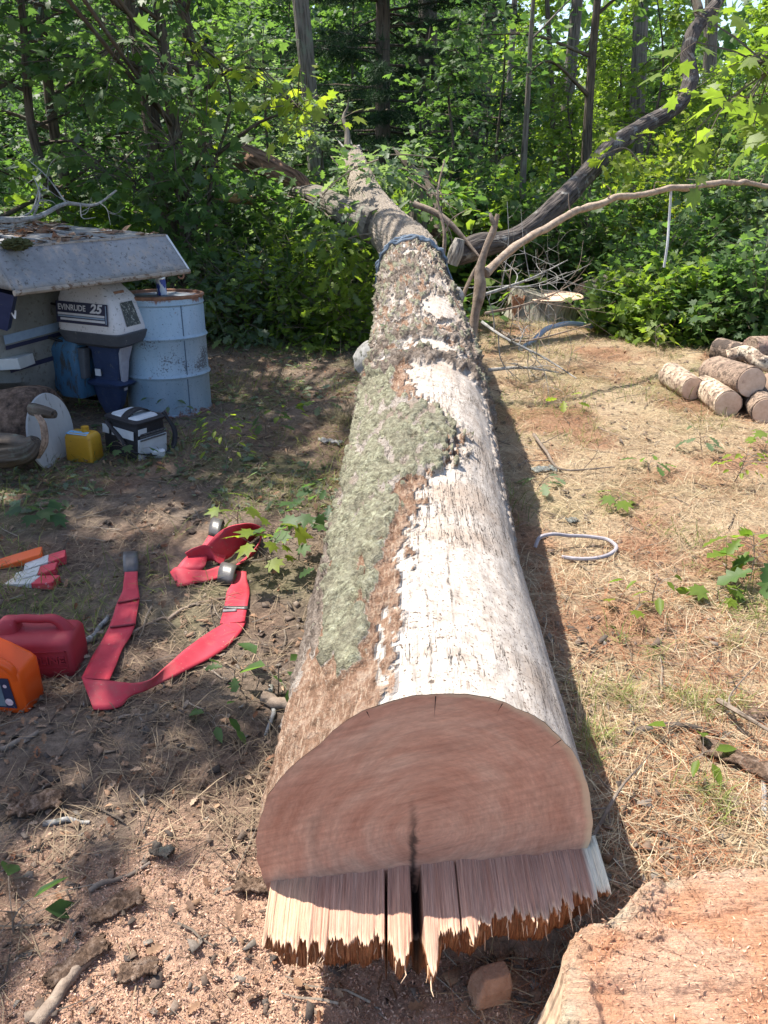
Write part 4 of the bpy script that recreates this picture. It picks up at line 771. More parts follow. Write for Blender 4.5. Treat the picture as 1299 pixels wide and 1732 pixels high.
def sleeve(rows, parent, h=.035):
    """leather covered eye of the strap: a flattened loop standing off the ground"""
    a = np.array([P(r_[0], r_[1], .012) for r_ in rows]); b = np.array([P(r_[2], r_[3], .012) for r_ in rows]); a = cr(a, 14); b = cr(b, 14); up_ = np.sin(np.linspace(0, math.pi, 14)) ** .6 * h
    mb = MB(); m_ = 4
    for s_, zz in ((1, up_), (1, up_ * .25)):
        v = np.stack([lerp(a, b, t) for t in np.linspace(0, 1, m_)], 1); v[..., 2] += zz[:, None]; mb.add(v, [(i * m_ + j, i * m_ + j + 1, (i + 1) * m_ + j + 1, (i + 1) * m_ + j) for i in range(13) for j in range(m_ - 1)])
    return mb.build('eye_sleeve', M['loop'], parent, True, solid=.007, angle=180)
o_ = P(170, 1150); s1 = thing('tow_strap', (float(o_[0]), float(o_[1]), 0), 'long red tow strap laid out in a V with black sleeved ends', 'tow strap', 'red tow straps')
ribbon([(211, 968, .03, 233, 968, .03), (209, 985, .03, 233, 985, .03), (207, 1000, .02, 235, 1002, .02), (199, 1018, .012, 236, 1010, .014), (192, 1040, .012, 233, 1032, .014), (185, 1060, .012, 229, 1057, .012)], M['web'], s1, 'neck')
ribbon([(186, 1058, .012, 230, 1055, .012), (172, 1084, .012, 221, 1076, .012), (158, 1108, .012, 207, 1098, .012), (146, 1130, .015, 196, 1125, .012), (138, 1146, .025, 185, 1151, .012)], M['web'], s1, 'webbing')
ribbon([(138, 1144, .045, 158, 1200, .005), (150, 1148, .050, 172, 1200, .005), (185, 1152, .052, 205, 1193, .005), (222, 1154, .045, 222, 1176, .012), (252, 1149, .042, 245, 1167, .012), (284, 1123, .035, 284, 1150, .012), (322, 1092, .03, 332, 1126, .01), (352, 1071, .026, 362, 1110, .01), (374, 1058, .022, 384, 1094, .01), (392, 1049, .02, 408, 1068, .012), (408, 1045, .018, 416, 1052, .014)], M['web'], s1, 'webbing', 110)
ribbon([(372, 1056, .020, 414, 1052, .020), (377, 1036, .014, 417, 1034, .014), (381, 1018, .012, 420, 1017, .012), (385, 1000, .012, 422, 999, .012), (391, 990, .014, 421, 992, .014), (398, 978, .02, 418, 982, .02), (400, 966, .03, 417, 968, .03)], M['web'], s1, 'neck')
sleeve([(210, 974, 235, 972), (211, 955, 235, 953), (212, 940, 233, 940)], s1, .05)
sleeve([(385, 960, 408, 966), (374, 974, 400, 980), (368, 984, 394, 990)], s1, .05)
ribbon([(378, 1024, .018, 419, 1026, .018), (378, 1028, .018, 419, 1031, .018)], M['loop'], s1, 'binding_tape', 2)
ribbon([(377, 1031, .019, 400, 1030, .019), (377, 1035, .019, 400, 1034, .019)], m_plain('grey_tag', (.22, .20, .20), None, 20, .6, 0), s1, 'care_tag', 2)
ribbon([(186, 1060, .019, 228, 1056, .019), (186, 1062, .019, 228, 1058, .019)], M['stitch'], s1, 'stitch_line', 2); ribbon([(199, 1018, .019, 235, 1011, .021), (199, 1020, .019, 235, 1013, .021)], M['stitch'], s1, 'stitch_line', 2)
o_ = P(350, 960); s2 = thing('tow_strap', (float(o_[0]), float(o_[1]), 0), 'red tow strap bunched up in a loose heap with a standing curl', 'tow strap', 'red tow straps')
ribbon([(353, 905, .04, 368, 910, .04), (342, 922, .03, 364, 925, .03), (326, 935, .05, 352, 937, .05), (312, 945, .07, 350, 946, .05), (300, 960, .05, 345, 960, .05), (290, 975, .02, 330, 972, .02)], M['web'], s2, 'neck')
ribbon([(288, 968, .03, 300, 992, .008), (298, 960, .05, 318, 990, .012), (320, 962, .045, 335, 985, .012), (345, 965, .04, 352, 983, .012), (372, 958, .035, 372, 978, .012)], M['web'], s2, 'webbing', 50)
ribbon([(313, 935, .09, 330, 958, .02), (330, 926, .10, 345, 952, .02), (349, 922, .10, 358, 948, .03), (362, 935, .06, 368, 952, .03), (384, 938, .03, 376, 956, .02)], M['web'], s2, 'webbing', 50)
ribbon([(350, 922, .10, 364, 952, .02), (362, 908, .12, 384, 946, .015), (380, 894, .13, 402, 932, .012), (402, 887, .14, 424, 916, .01), (425, 886, .135, 440, 905, .01), (442, 893, .11, 440, 915, .01), (443, 903, .08, 436, 928, .01), (436, 921, .05, 424, 942, .01), (424, 936, .03, 404, 952, .012), (412, 950, .03, 392, 962, .02)], M['web'], s2, 'webbing', 120)
sleeve([(353, 906, 372, 911), (360, 894, 378, 898), (366, 884, 380, 887)], s2, .05)

# ------------------------------------------------------------------ ring of cable on the grass, blue hose
rc = [P(a, b, z) for a, b, z in ((905, 926, .015), (912, 910, .05), (930, 904, .06), (962, 906, .045), (1000, 908, .035), (1030, 914, .03), (1042, 924, .02), (1034, 936, .015), (1008, 944, .012), (975, 945, .012), (950, 942, .012))]
tag(MB().tube(cr(rc, 90), .009, 8).build('cable_offcut', m_plain('grey_cable_sheath', (.24, .22, .24), (.40, .37, .39), 40, .5, .2), None, True), 'bent length of grey cable lying in a loop on the dry grass', 'cable')
rc = [P(a, b, z) for a, b, z in ((880, 590, .02), (905, 574, .04), (925, 556, .12), (945, 550, .14), (975, 548, .10), (1000, 552, .05))]
tag(MB().tube(cr(rc, 60), .025, 8).build('blue_hose', m_plain('blue_grey_hose', (.20, .25, .33), (.32, .37, .45), 20, .5, .1), None, True), 'blue grey hose on the ground in front of the cut stump behind', 'hose')

# ------------------------------------------------------------------ firewood pile
k = N('firewood_bark').set(.9, 0, .15); a = k.n('Attribute'); a.attribute_name = 'Col'; v = k.coord()
c = k.mix(k.ramp(k.noise(v, 9, 6, .7), [(.47, 0), (.52, 1)]), a.outputs['Color'], (.34, .25, .19)); c = k.mix(k.ramp(k.noise(v, 30, 6, .7), [(.52, 0), (.57, .85)]), c, (.10, .075, .06)); k.base(c); k.bump(k.noise(v, 30, 6, .7), 1.0, .02); M['fwbark'] = k.m
k = N('firewood_cut').set(.8, 0, .2); a = k.n('Attribute'); a.attribute_name = 'Col'; rd = k.math('MULTIPLY', k.n('SeparateColor').outputs[0], 1)
v = k.coord(); c = k.mix(k.ramp(k.noise(v, 22, 6, .65), [(.35, 0), (.7, 1)]), (.56, .38, .27), (.70, .52, .39)); c = k.mix(k.ramp(k.noise(v, 16, 4), [(.64, 0), (.74, .5)]), c, (.28, .16, .12)); k.base(c); k.bump(k.noise(v, 60, 5), .3, .004); M['fwcut'] = k.m
def firewood(bx_, by_, bY, fx, fy, fY, r_, bark_c, label, flare=1.1, cut=True, seed=1, mid=None):
    a = Q(bx_, by_, bY); b = Q(fx, fy, fY); a[2] = max(a[2], r_ * .9); b[2] = max(b[2], r_ * .85); ctl = [(*a, r_ * flare)] + ([(*mid[0], mid[1])] if mid else [(*lerp(a, b, .5), r_ * (1 + flare) / 2 * .98)]) + [(*b, r_)]
    p_ = cr(ctl, 26); root = thing('firewood_log', tuple(float(t) for t in (*lerp(a, b, .5)[:2], 0)), label, 'log', 'sawn logs of the firewood pile')
    MB().tube(p_[:, :3], p_[:, 3], 28, True, .14, seed, bark_c).build('bark', M['fwbark'], root, True, angle=70)
    if cut:
        T_ = unit(b - a if not mid else p_[-1, :3] - p_[-3, :3])
        MB().lathe([(.001, .006), (r_ * .6, .007), (r_ * .93, .004), (r_ * .96, -.01)], b, 32, T_).build('cut_end', M['fwcut'], root, True)
    return root
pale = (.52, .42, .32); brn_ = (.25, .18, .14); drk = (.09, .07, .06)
firewood(1134, 634, 5.95, 1172, 658, 5.55, .085, pale, 'short pale log at the left end of the firewood pile', 1.15, seed=3)
firewood(1190, 662, 5.65, 1232, 684, 5.20, .095, (.60, .48, .36), 'cleanly peeled pale log lying at the front bottom of the firewood pile', 1.0, seed=5)
firewood(1208, 628, 5.75, 1271, 647, 5.25, .105, brn_, 'stout mottled log on top of the pile with its round cut end facing out', 1.1, seed=7)
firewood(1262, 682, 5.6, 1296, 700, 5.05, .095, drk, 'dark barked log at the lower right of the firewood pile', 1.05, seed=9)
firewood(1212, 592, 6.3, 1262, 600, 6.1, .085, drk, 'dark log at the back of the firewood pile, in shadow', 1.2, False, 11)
firewood(1345, 648, 5.6, 1300, 652, 5.4, .09, pale, 'log at the right edge, mostly cut off by the frame, beside the stout log', 1.0, seed=13)
firewood(1330, 590, 6.1, 1268, 592, 6.0, .10, (.34, .22, .18), 'reddish flaky barked log at the back right of the pile', 1.1, False, 15)
p_ = cr([(*Q(1232, 603, 5.75), .05), (*Q(1262, 597, 5.7), .055), (*Q(1285, 612, 5.6), .055), (*Q(1320, 620, 5.5), .06)], 30)
ck = thing('crooked_limb', tuple(float(t) for t in p_[12, :3]), 'smooth crooked pale limb laid over the top of the firewood pile', 'limb', 'sawn logs of the firewood pile')
MB().tube(p_[:, :3], p_[:, 3], 18, True, .2, 4, (.62, .52, .40)).build('bark', M['fwbark'], ck, True, angle=70)
MB().lathe([(.001, .005), (.048, .004), (.05, -.01)], p_[0, :3], 20, unit(p_[0, :3] - p_[2, :3])).build('cut_end', M['fwcut'], ck, True)

# ------------------------------------------------------------------ second stump and felled trunk behind, dead limbs
b0 = P(935, 545); s_o = np.array((b0[0], b0[1] + .35, 0)); cut2 = thing('cut_trunk', tuple(float(t) for t in s_o), 'lichen grey felled trunk with a pale flat cut, lying behind the clearing', 'felled trunk')
hz = Q(930, 500, s_o[1])[2]
an = np.linspace(0, 1, 40)
p_ = cr([(s_o[0] - .06, s_o[1], -.05, .46), (s_o[0] - .03, s_o[1], hz * .5, .40), (s_o[0], s_o[1], hz, .40)], 16); MB().tube(p_[:, :3], p_[:, 3], 40, True, .18, 3).build('bark', m_bark('lichened_bark', (.06, .055, .045), (.26, .24, .20), (.27, .30, .23)), cut2, True, angle=50)
MB().lathe([(.001, .012), (.2, .016), (.37, .010), (.385, 0)], (s_o[0], s_o[1], hz), 44).build('cut_top', M['fwcut'], cut2, True)
p_ = cr([(*Q(985, 503, s_o[1] + .1), .15), (*Q(1030, 492, s_o[1] + .4), .19), (*Q(1080, 478, s_o[1] + .9), .19), (*Q(1140, 470, s_o[1] + 1.6), .17)], 30); MB().tube(p_[:, :3], p_[:, 3], 20, True, .2, 5).build('lying_trunk', M['bark'], cut2, True, angle=60)
mb = MB(); r2 = np.random.default_rng(8)
for i in range(16):
    a_ = Q(r2.uniform(868, 890), r2.uniform(498, 512), s_o[1] - .25); mb.tube([a_, a_ + np.array((r2.normal() * .03, -.02, -r2.uniform(.1, .3)))], [.018, .004], 5)
mb.build('torn_wood', m_plain('red_torn_wood', (.30, .12, .06), (.48, .25, .14), 30, .85, .4), cut2)

def limb_thing(name, pts, mat, label, cat, n=60, seg=14, rough=.25, seed=1, group=None):
    p_ = cr([(*Q(a, b, y), r_) for a, b, y, r_ in pts], n); o = MB().tube(p_[:, :3], p_[:, 3], seg, True, rough, seed).build(name, mat, None, True, angle=60); return tag(o, label, cat, group), p_
root, _ = None, None
bigp = cr([(*Q(a, b, y), r_) for a, b, y, r_ in ((772, 432, 7.55, .10), (800, 420, 7.6, .125), (868, 402, 7.9, .115), (925, 362, 8.3, .115), (985, 302, 8.9, .115), (1035, 250, 9.4, .11), (1085, 215, 9.8, .10), (1130, 190, 10.1, .10), (1160, 160, 10.4, .10), (1168, 130, 10.5, .11), (1162, 90, 10.6, .095), (1175, 50, 10.8, .10), (1205, 15, 11.0, .085), (1235, -30, 11.4, .07))], 130)
bigl = thing('dead_limb', tuple(float(t) for t in (bigp[0, 0], bigp[0, 1], 0)), 'heavy dark grey limb slanting up to the right behind the felled trunk', 'limb')
MB().tube(bigp[:, :3], bigp[:, 3] * (.75 + .2 * vnoise(bigp[:, :3] * 2.5, 5)), 18, True, .25, 21).build('bark', m_bark('mottled_limb_bark', (.02, .017, .016), (.10, .085, .078), (.30, .29, .27), 1.4), bigl, True, angle=60)
p_ = cr([(*Q(a, b, y), r_) for a, b, y, r_ in ((1186, 35, 10.85, .06), (1178, 5, 11, .055), (1168, -30, 11.2, .05))], 14); MB().tube(p_[:, :3], p_[:, 3], 10, True, .2).build('fork', M['bark_dark'], bigl, True)
p_ = cr([(*Q(a, b, y), r_) for a, b, y, r_ in ((764, 447, 7.42, .06), (772, 425, 7.42, .07), (778, 404, 7.42, .045))], 14); MB().tube(p_[:, :3], p_[:, 3], 10, True, .3).build('broken_stub', M['bark_pale'], bigl, True)

db = cr([(*Q(a, b, y), r_) for a, b, y, r_ in ((822, 462, 5.75, .040), (845, 440, 5.85, .036), (900, 400, 6.1, .034), (960, 368, 6.4, .034), (1020, 340, 6.7, .032), (1080, 327, 6.95, .032), (1150, 318, 7.2, .032), (1215, 310, 7.4, .030), (1265, 308, 7.6, .026), (1320, 325, 7.8, .022))], 110)
arch = thing('dead_branch', tuple(float(t) for t in P(796, 578)), 'long bare curved branch arching right from a forked dead stem beside the trunk', 'dead branch')
db[:, :3] += (fbm(db[:, :3] * 3.5, 33, 3) - .5)[:, None] * np.array((.05, 0, .09)); MB().tube(db[:, :3], db[:, 3] * (.62 + .34 * vnoise(db[:, :3] * 9, 3)), 12, True, .25, 31).build('arching_branch', m_plain('weathered_branch', (.20, .14, .10), (.46, .36, .28), 20, .85, .6, .008, stretch=(1, 1, 1)), arch, True, angle=60)
p_ = cr([(*Q(a, b, y), r_) for a, b, y, r_ in ((796, 580, 5.65, .038), (804, 530, 5.7, .032), (813, 482, 5.72, .042), (811, 462, 5.74, .036), (820, 425, 5.74, .022), (836, 385, 5.75, .022), (842, 362, 5.75, .014))], 60); MB().tube(p_[:, :3], p_[:, 3], 12, True, .3, 33).build('stem', M['dead'], arch, True, angle=60)
p_ = cr([(*Q(a, b, y), r_) for a, b, y, r_ in ((836, 378, 5.75, .018), (832, 370, 5.75, .016), (829, 360, 5.76, .008))], 10); MB().tube(p_[:, :3], p_[:, 3], 8, True).build('fork', M['dead'], arch, True)
p_ = cr([(*Q(a, b, y), r_) for a, b, y, r_ in ((770, 548, 5.85, .013), (782, 505, 5.9, .015), (800, 462, 5.95, .013), (812, 440, 5.98, .007))], 30); MB().tube(p_[:, :3], p_[:, 3], 9, True, .2).build('fork', M['dead'], arch, True)
r2 = np.random.default_rng(12)
for i in (62, 75, 88, 95, 100, 45, 30):
    b = db[i, :3]; tw = MB(); tw.tube(cr([b, b + np.array((r2.normal() * .04, 0, r2.uniform(.03, .08))), b + np.array((r2.normal() * .1, 0, r2.uniform(.05, .16)))], 8), np.linspace(.007, .002, 8), 5); tw.build('twig', M['dead'], arch)
hp = cr([Q(1135, 322, 7.15), Q(1132, 370, 7.15), Q(1128, 420, 7.1), Q(1123, 452, 7.1)], 20); tag(MB().tube(hp, .011, 8).build('hanging_rope', m_plain('pale_rope', (.45, .46, .50), (.62, .63, .66), 60, .7, .3), None, True), 'thin pale rope hanging down from the arching branch', 'rope')

def twig_spray(name, pts, label, cat, mat, seed, nsub=9, rad0=.014, lean=(0, 0, .15), group=None, L=.5):
    """a bare stick with side twigs, one mesh"""
    r_ = np.random.default_rng(seed); p_ = cr([(*q_,) for q_ in pts], 40); mb = MB().tube(p_, np.linspace(rad0, rad0 * .3, 40), 7, True, .2, seed)
    for i in range(nsub):
        ii = r_.integers(6, 36); b = p_[ii]; d = unit(p_[min(ii + 2, 39)] - p_[ii - 2] + r_.normal(size=3) * .8 + np.array(lean)); l = r_.uniform(.3, 1) * L
        s_ = cr([b, b + d * l * .5 + r_.normal(size=3) * .03, b + d * l + r_.normal(size=3) * .05 + np.array((0, 0, .02))], 12); s_[:, 2] = np.maximum(s_[:, 2], .008); rr = rad0 * .5 * (1 - ii / 50)
        mb.tube(s_, np.linspace(rr, rr * .35, 12), 5, True)
        for q_ in range(2):
            j_ = r_.integers(3, 10); e_ = s_[j_] + unit(d + r_.normal(size=3)) * l * .4; e_[2] = max(e_[2], .008); mb.tube(cr([s_[j_], lerp(s_[j_], e_, .5) + r_.normal(size=3) * .02, e_], 6), np.linspace(rr * .5, rr * .2, 6), 4, True)
    return tag(mb.build(name, mat, None, True), label, cat, group)
bb = 'brittle bare branches right of the trunk'
twig_spray('bare_branch', [Q(815, 545, 6.3), Q(860, 575, 6.0), Q(920, 605, 5.9), Q(975, 640, 5.6)], 'bare grey branch sloping down onto the grass toward the firewood pile', 'branch', M['dead_grey'], 5, 9, .014, group=bb)
twig_spray('bare_branch', [P(826, 626, .08), P(880, 622, .10), P(945, 630, .03)], 'pale lichened stick lying flat on the ground close to the trunk', 'branch', M['dead_grey'], 6, 5, .016, group=bb)
twig_spray('bare_branch', [Q(815, 500, 6.3), Q(860, 485, 6.5), Q(900, 470, 6.7), Q(960, 440, 7.0)], 'tangle of thin bare twigs right behind the forked dead stem', 'branch', M['dead_grey'], 7, 22, .014, (0, -.2, .1), bb, .75)
twig_spray('bare_branch', [Q(820, 530, 6.5), Q(870, 520, 6.7), Q(930, 500, 7.0), Q(985, 470, 7.4)], 'thin branches fanned out in front of the far stump', 'branch', M['dead'], 8, 18, .012, (0, -.2, 0), bb, .7)
twig_spray('bare_branch', [P(845, 560, .05), P(900, 575, .14), P(960, 560, .2), P(1000, 548, .3)], 'crooked dead stick leaning by the blue grey hose', 'branch', M['dead'], 9, 8, .016, group=bb)
twig_spray('bare_branch', [Q(745, 470, 7.0), Q(752, 400, 7.1), Q(740, 330, 7.3), Q(752, 270, 7.5)], 'slim upright dead sapling just past the cable loop', 'branch', M['dead'], 10, 7, .02, group=bb)
twig_spray('bare_branch', [P(903, 735, .02), P(925, 765, .05), P(945, 792, .03), P(1040, 790, .02)], 'dark bent stick alone on the sunlit grass', 'branch', M['twig'], 11, 3, .012, group=bb, L=.3)
twig_spray('bare_branch', [P(1215, 1185, .03), P(1250, 1205, .08), P(1300, 1235, .10), P(1360, 1270, .1)], 'brown stick jutting in from the right edge above the stump', 'branch', M['twig'], 13, 3, .010, group=bb, L=.25)
twig_spray('bare_branch', [P(1000, 1420, .02), P(1045, 1340, .08), P(1090, 1290, .03)], 'forked thin twig by the right foot of the sawn butt', 'branch', M['twig'], 14, 5, .006, group=bb, L=.3)
# the branch lying on the overturned boat
twig_spray('bare_branch', [Q(-30, 372, 5.4), Q(60, 368, 5.6), Q(110, 345, 5.8), Q(165, 345, 6.0), Q(197, 322, 6.1)], 'grey forked branch lying across the overturned boat', 'branch', M['dead_grey'], 15, 7, .022, (.2, 0, .1), None, .45)

# sticks and bark slabs lying about the near left ground
sk = 'sticks lying on the near ground'
for i, (pts, r_, mat, lab) in enumerate((
    ([(285, 1045), (310, 1030), (335, 1018), (365, 1012), (398, 1010)], .007, 'dead', 'curved brown stick between the two arms of the red strap'),
    ([(222, 1068), (240, 1052), (258, 1046), (285, 1042)], .007, 'dead', 'short stick poking from under the left strap arm'),
    ([(130, 1085), (150, 1070), (172, 1050), (178, 1035)], .012, 'dead_grey', 'crooked grey stick between the fuel can and the strap'),
    ([(60, 1732), (90, 1690), (125, 1640), (165, 1600)], .016, 'dead', 'thick tan stick at the bottom left pointing up to the sawdust'),
    ([(70, 1385), (110, 1380), (150, 1382)], .008, 'dead_grey', 'pale grey stick on the sunlit sawdust patch'),
    ([(0, 1262), (30, 1250), (65, 1235)], .010, 'twig', 'dark stick by the left edge below the orange jug'),
    ([(150, 1500), (200, 1480), (255, 1455)], .007, 'twig', 'long thin stick ending near the dark clod'),
    ([(200, 1210), (250, 1200), (300, 1180)], .005, 'twig', 'thin twig under the fold of the strap'),
    ([(445, 1180), (470, 1190), (495, 1200)], .022, 'dead', 'stubby branch end beside the trunk butt on the left'),
    ([(455, 1160), (460, 1210), (448, 1240)], .009, 'dead_grey', 'lichened grey stick leaning at the left flank of the trunk'),
    ([(1060, 1245), (1130, 1232), (1230, 1240)], .014, 'bark_dark', 'dark weathered stick among the green tufts right of the trunk'),
    ([(1290, 1290), (1292, 1360), (1299, 1430)], .008, 'dead_grey', 'upright pale twig at the right edge'),
    ([(905, 1090), (960, 1130), (950, 1180)], .004, 'dead', 'thin looping twig in the shadow of the trunk'))):
    p_ = cr([P(a, b, .012) for a, b in pts], 24); p_[:, 2] = gz(p_[:, 0], p_[:, 1]) + r_ * .7 + .003 * np.sin(np.arange(24) * .35 + i); p_[:, :2] += .02 * (fbm(np.stack([p_[:, 0] * 14, p_[:, 1] * 14, 0 * p_[:, 0] + i], -1), i, 2) - .5)[:, None]
    tag(MB().tube(p_, r_ * np.linspace(1.05, .7, 24), 8, True, .22, i).build('stick', M[mat], None, True, angle=70), lab, 'stick', sk)
def slab_mat(nm, a_, b_, c_):
    k = N(nm).set(.95, 0, .1); v = k.coord(); f = k.noise(v, 42, 8, .78); k.base(k.ramp(f, [(.34, a_), (.5, b_), (.64, c_)])); k.bump(f, 1.0, .02); return k.m
M['slab'] = slab_mat('brown_bark_slab', (.05, .035, .028), (.20, .13, .09), (.42, .31, .24)); M['slab_l'] = slab_mat('lichen_bark_slab', (.06, .06, .055), (.21, .22, .20), (.44, .46, .42))
sb = 'bark slabs on the near ground'
for i, (px, py, l, w_, ang, lab) in enumerate(((1262, 1300, .26, .07, -.75, 'long ridged slab of grey bark right of the trunk'), (195, 1535, .11, .045, .5, 'brown bark slab below the sunlit sawdust'), (130, 1625, .12, .04, .75, 'torn bark strip beside the thick tan stick'), (235, 1640, .07, .04, .2, 'chunky bark piece in the middle of the sawdust'), (430, 1500, .08, .04, -.1, 'grey bark flake at the left foot of the sawn butt'), (60, 1360, .12, .06, .3, 'reddish crumbly bark lump at the left edge'), (275, 1443, .05, .03, -.3, 'dark clod with a pale splinter'), (560, 750, .14, .045, -.5, 'silvery bark strip lying left of the trunk'), (1280, 1210, .08, .05, .3, 'rust coloured bark scrap at the right edge'), (985, 1500, .10, .06, .5, 'bluish lichen bark flake in the trunk shadow'), (920, 795, .12, .07, .2, 'grey lichen clump right beside the trunk in the sun'), (968, 878, .05, .04, .4, 'greyish pine cone like clod above the bent cable'))):
    o = P(px, py, .01); u = np.array((math.cos(ang), math.sin(ang), 0)); s_ = np.array((-u[1], u[0], 0)); n, m_ = 40, 16; uu = np.linspace(-1, 1, n)[:, None]; vv = np.linspace(-1, 1, m_)[None]
    wj = w_ * (.35 + 1.3 * fbm(np.stack([uu[:, 0] * 3.5, 0 * uu[:, 0], 0 * uu[:, 0] + i], -1), i, 4))[:, None]; ed = .5 * (vnoise(np.stack([np.broadcast_to(vv * 4, (n, m_)), np.zeros((n, m_)), np.full((n, m_), i + 5.)], -1), i) - .5)
    l *= .55; w_ *= .8; q_ = o + u * ((uu * (1 + ed)) * l)[..., None] + s_ * (vv * wj * .5 + .08 * w_ * np.sin(uu * 4))[..., None]
    q_[..., 2] = gz(q_[..., 0], q_[..., 1]) + .012 + .35 * w_ * (1 - vv ** 2) * .5 + .030 * (fbm(q_ * 45, 120 + i, 3) - .5) + .006
    tag(MB().add(q_, [(a * m_ + b, (a + 1) * m_ + b, (a + 1) * m_ + b + 1, a * m_ + b + 1) for a in range(n - 1) for b in range(m_ - 1)]).build('bark_slab', [M['slab'], M['slab'], M['slab'], M['slab'], M['slab'], M['slab'], M['bark_dark'], M['dead_grey'], M['slab'], M['slab_l'], M['slab_l'], M['slab_l']][i], None, True, solid=.010), lab, 'bark', sb)
# ------------------------------------------------------------------ leaves
def _maple():
    h = [(.05, 0), (.30, -.06), (.24, .10), (.60, .20), (.40, .36), (.50, .66), (.20, .54)]
    o = [(0, 0)] + h + [(0, 1)] + [(-x, y) for x, y in h[::-1]]; v = [(0, .28)] + o; n = len(o)
    return np.array([(x, y, -.30 * x * x - .10 * y * y) for x, y in v]), [(0, 1 + i, 1 + (i + 1) % n) for i in range(n)]
def _maple_far():
    o = [(0, 0), (.42, .02), (.36, .40), (.42, .66), (0, 1), (-.42, .66), (-.36, .40), (-.42, .02)]
    return np.array([(x, y, -.25 * x * x) for x, y in o]), [(0, 1, 2), (0, 2, 3), (0, 3, 4), (0, 4, 5), (0, 5, 6), (0, 6, 7)]
def _oval():
    o = [(0, 0), (.22, .3), (.18, .68), (0, 1), (-.18, .68), (-.22, .3)]
    return np.array([(x, y, .10 * abs(x) * 4 - .12 * y * y) for x, y in o]), [(0, 1, 2), (0, 2, 3), (0, 3, 4), (0, 4, 5)]
def _oak():
    h = [(.10, .05), (.08, .2), (.26, .30), (.13, .42), (.32, .58), (.15, .66), (.22, .84)]
    o = [(0, 0)] + h + [(0, 1)] + [(-x, y) for x, y in h[::-1]]; v = [(0, .45)] + o; n = len(o)
    return np.array([(x, y, .22 * abs(x) - .15 * y * y) for x, y in v]), [(0, 1 + i, 1 + (i + 1) % n) for i in range(n)]
def _mid():
    o = [(0, 0), (.30, -.03), (.55, .22), (.30, .38), (.42, .66), (.14, .60), (0, 1), (-.14, .60), (-.42, .66), (-.30, .38), (-.55, .22), (-.30, -.03)]
    return np.array([(x, y, -.28 * x * x - .08 * y * y) for x, y in o]), [(0, i, i + 1) for i in range(1, 11)]
TP = dict(maple=_maple(), far=_maple_far(), oval=_oval(), oak=_oak(), mid=_mid())
def _n(v): return v / np.maximum(np.linalg.norm(v, axis=-1, keepdims=True), 1e-9)
def leaf_mesh(name, pos, axis, nrm, size, cols, tmpl, mat, parent=None):
    tv, tf = TP[tmpl]; axis = _n(axis); side = _n(np.cross(axis, nrm)); nrm = np.cross(side, axis)
    size = np.asarray(size)[:, None, None]
    v = pos[:, None] + size * (tv[None, :, 0:1] * side[:, None] + tv[None, :, 1:2] * axis[:, None] + tv[None, :, 2:3] * nrm[:, None])
    f = (np.array(tf)[None] + (np.arange(len(pos)) * len(tv))[:, None, None]).ravel()
    return npmesh(name, v.reshape(-1, 3), f, 3, np.repeat(cols, len(tv), 0), mat, parent)
def twig_leaves(r, base, d, length, K, size, droop=.35, t0=.15, flat=.45):
    """leaves along many twigs at once"""
    T_ = len(base); t = np.linspace(t0, 1, K)[None, :, None] + r.normal(size=(T_, K, 1)) * .03; d = _n(d); L_ = np.asarray(length)[:, None, None]
    pos = base[:, None] + d[:, None] * L_ * t; pos[..., 2:] -= droop * L_ * t ** 2 * .5
    s_ = _n(np.cross(d, (0, 0, 1)) + 1e-6); sg = np.where((np.arange(K) % 2) == 0, 1., -1.)[None, :, None]
    ax = d[:, None] * .55 + s_[:, None] * sg * .8 + r.normal(size=(T_, K, 3)) * .35; ax[..., 2] -= .35
    pos = pos + _n(ax) * (size * .45)
    nr = np.array((0, 0, 1.)) + r.normal(size=(T_, K, 3)) * flat
    sz = size * r.uniform(.45, 1.25, (T_, K))
    return pos.reshape(-1, 3), ax.reshape(-1, 3), nr.reshape(-1, 3), sz.ravel()
def twig_wood(mb, base, d, length, droop, rad):
    d = _n(d)
    for b, q_, l in zip(base, d, length):
        t = np.linspace(0, 1, 4)[:, None]; p_ = b + q_ * l * t; p_[:, 2] -= (droop * l * t ** 2 * .5)[:, 0]; mb.tube(p_, np.linspace(rad, rad * .3, 4), 3, False)
GREENS = dict(mid=((.044, .092, .030), (.095, .160, .052)), dark=((.028, .066, .028), (.065, .120, .045)), yellow=((.12, .18, .022), (.22, .26, .035)), blue=((.075, .125, .075), (.15, .20, .125)), lime=((.09, .15, .024), (.16, .22, .034)))
def leaf_cols(r, n, pal, grp=None):
    a, b = map(np.array, GREENS[pal]); t = r.random(n) * .6 + (.4 * (grp if grp is not None else r.random(n))); return lerp(a, b, t[:, None])
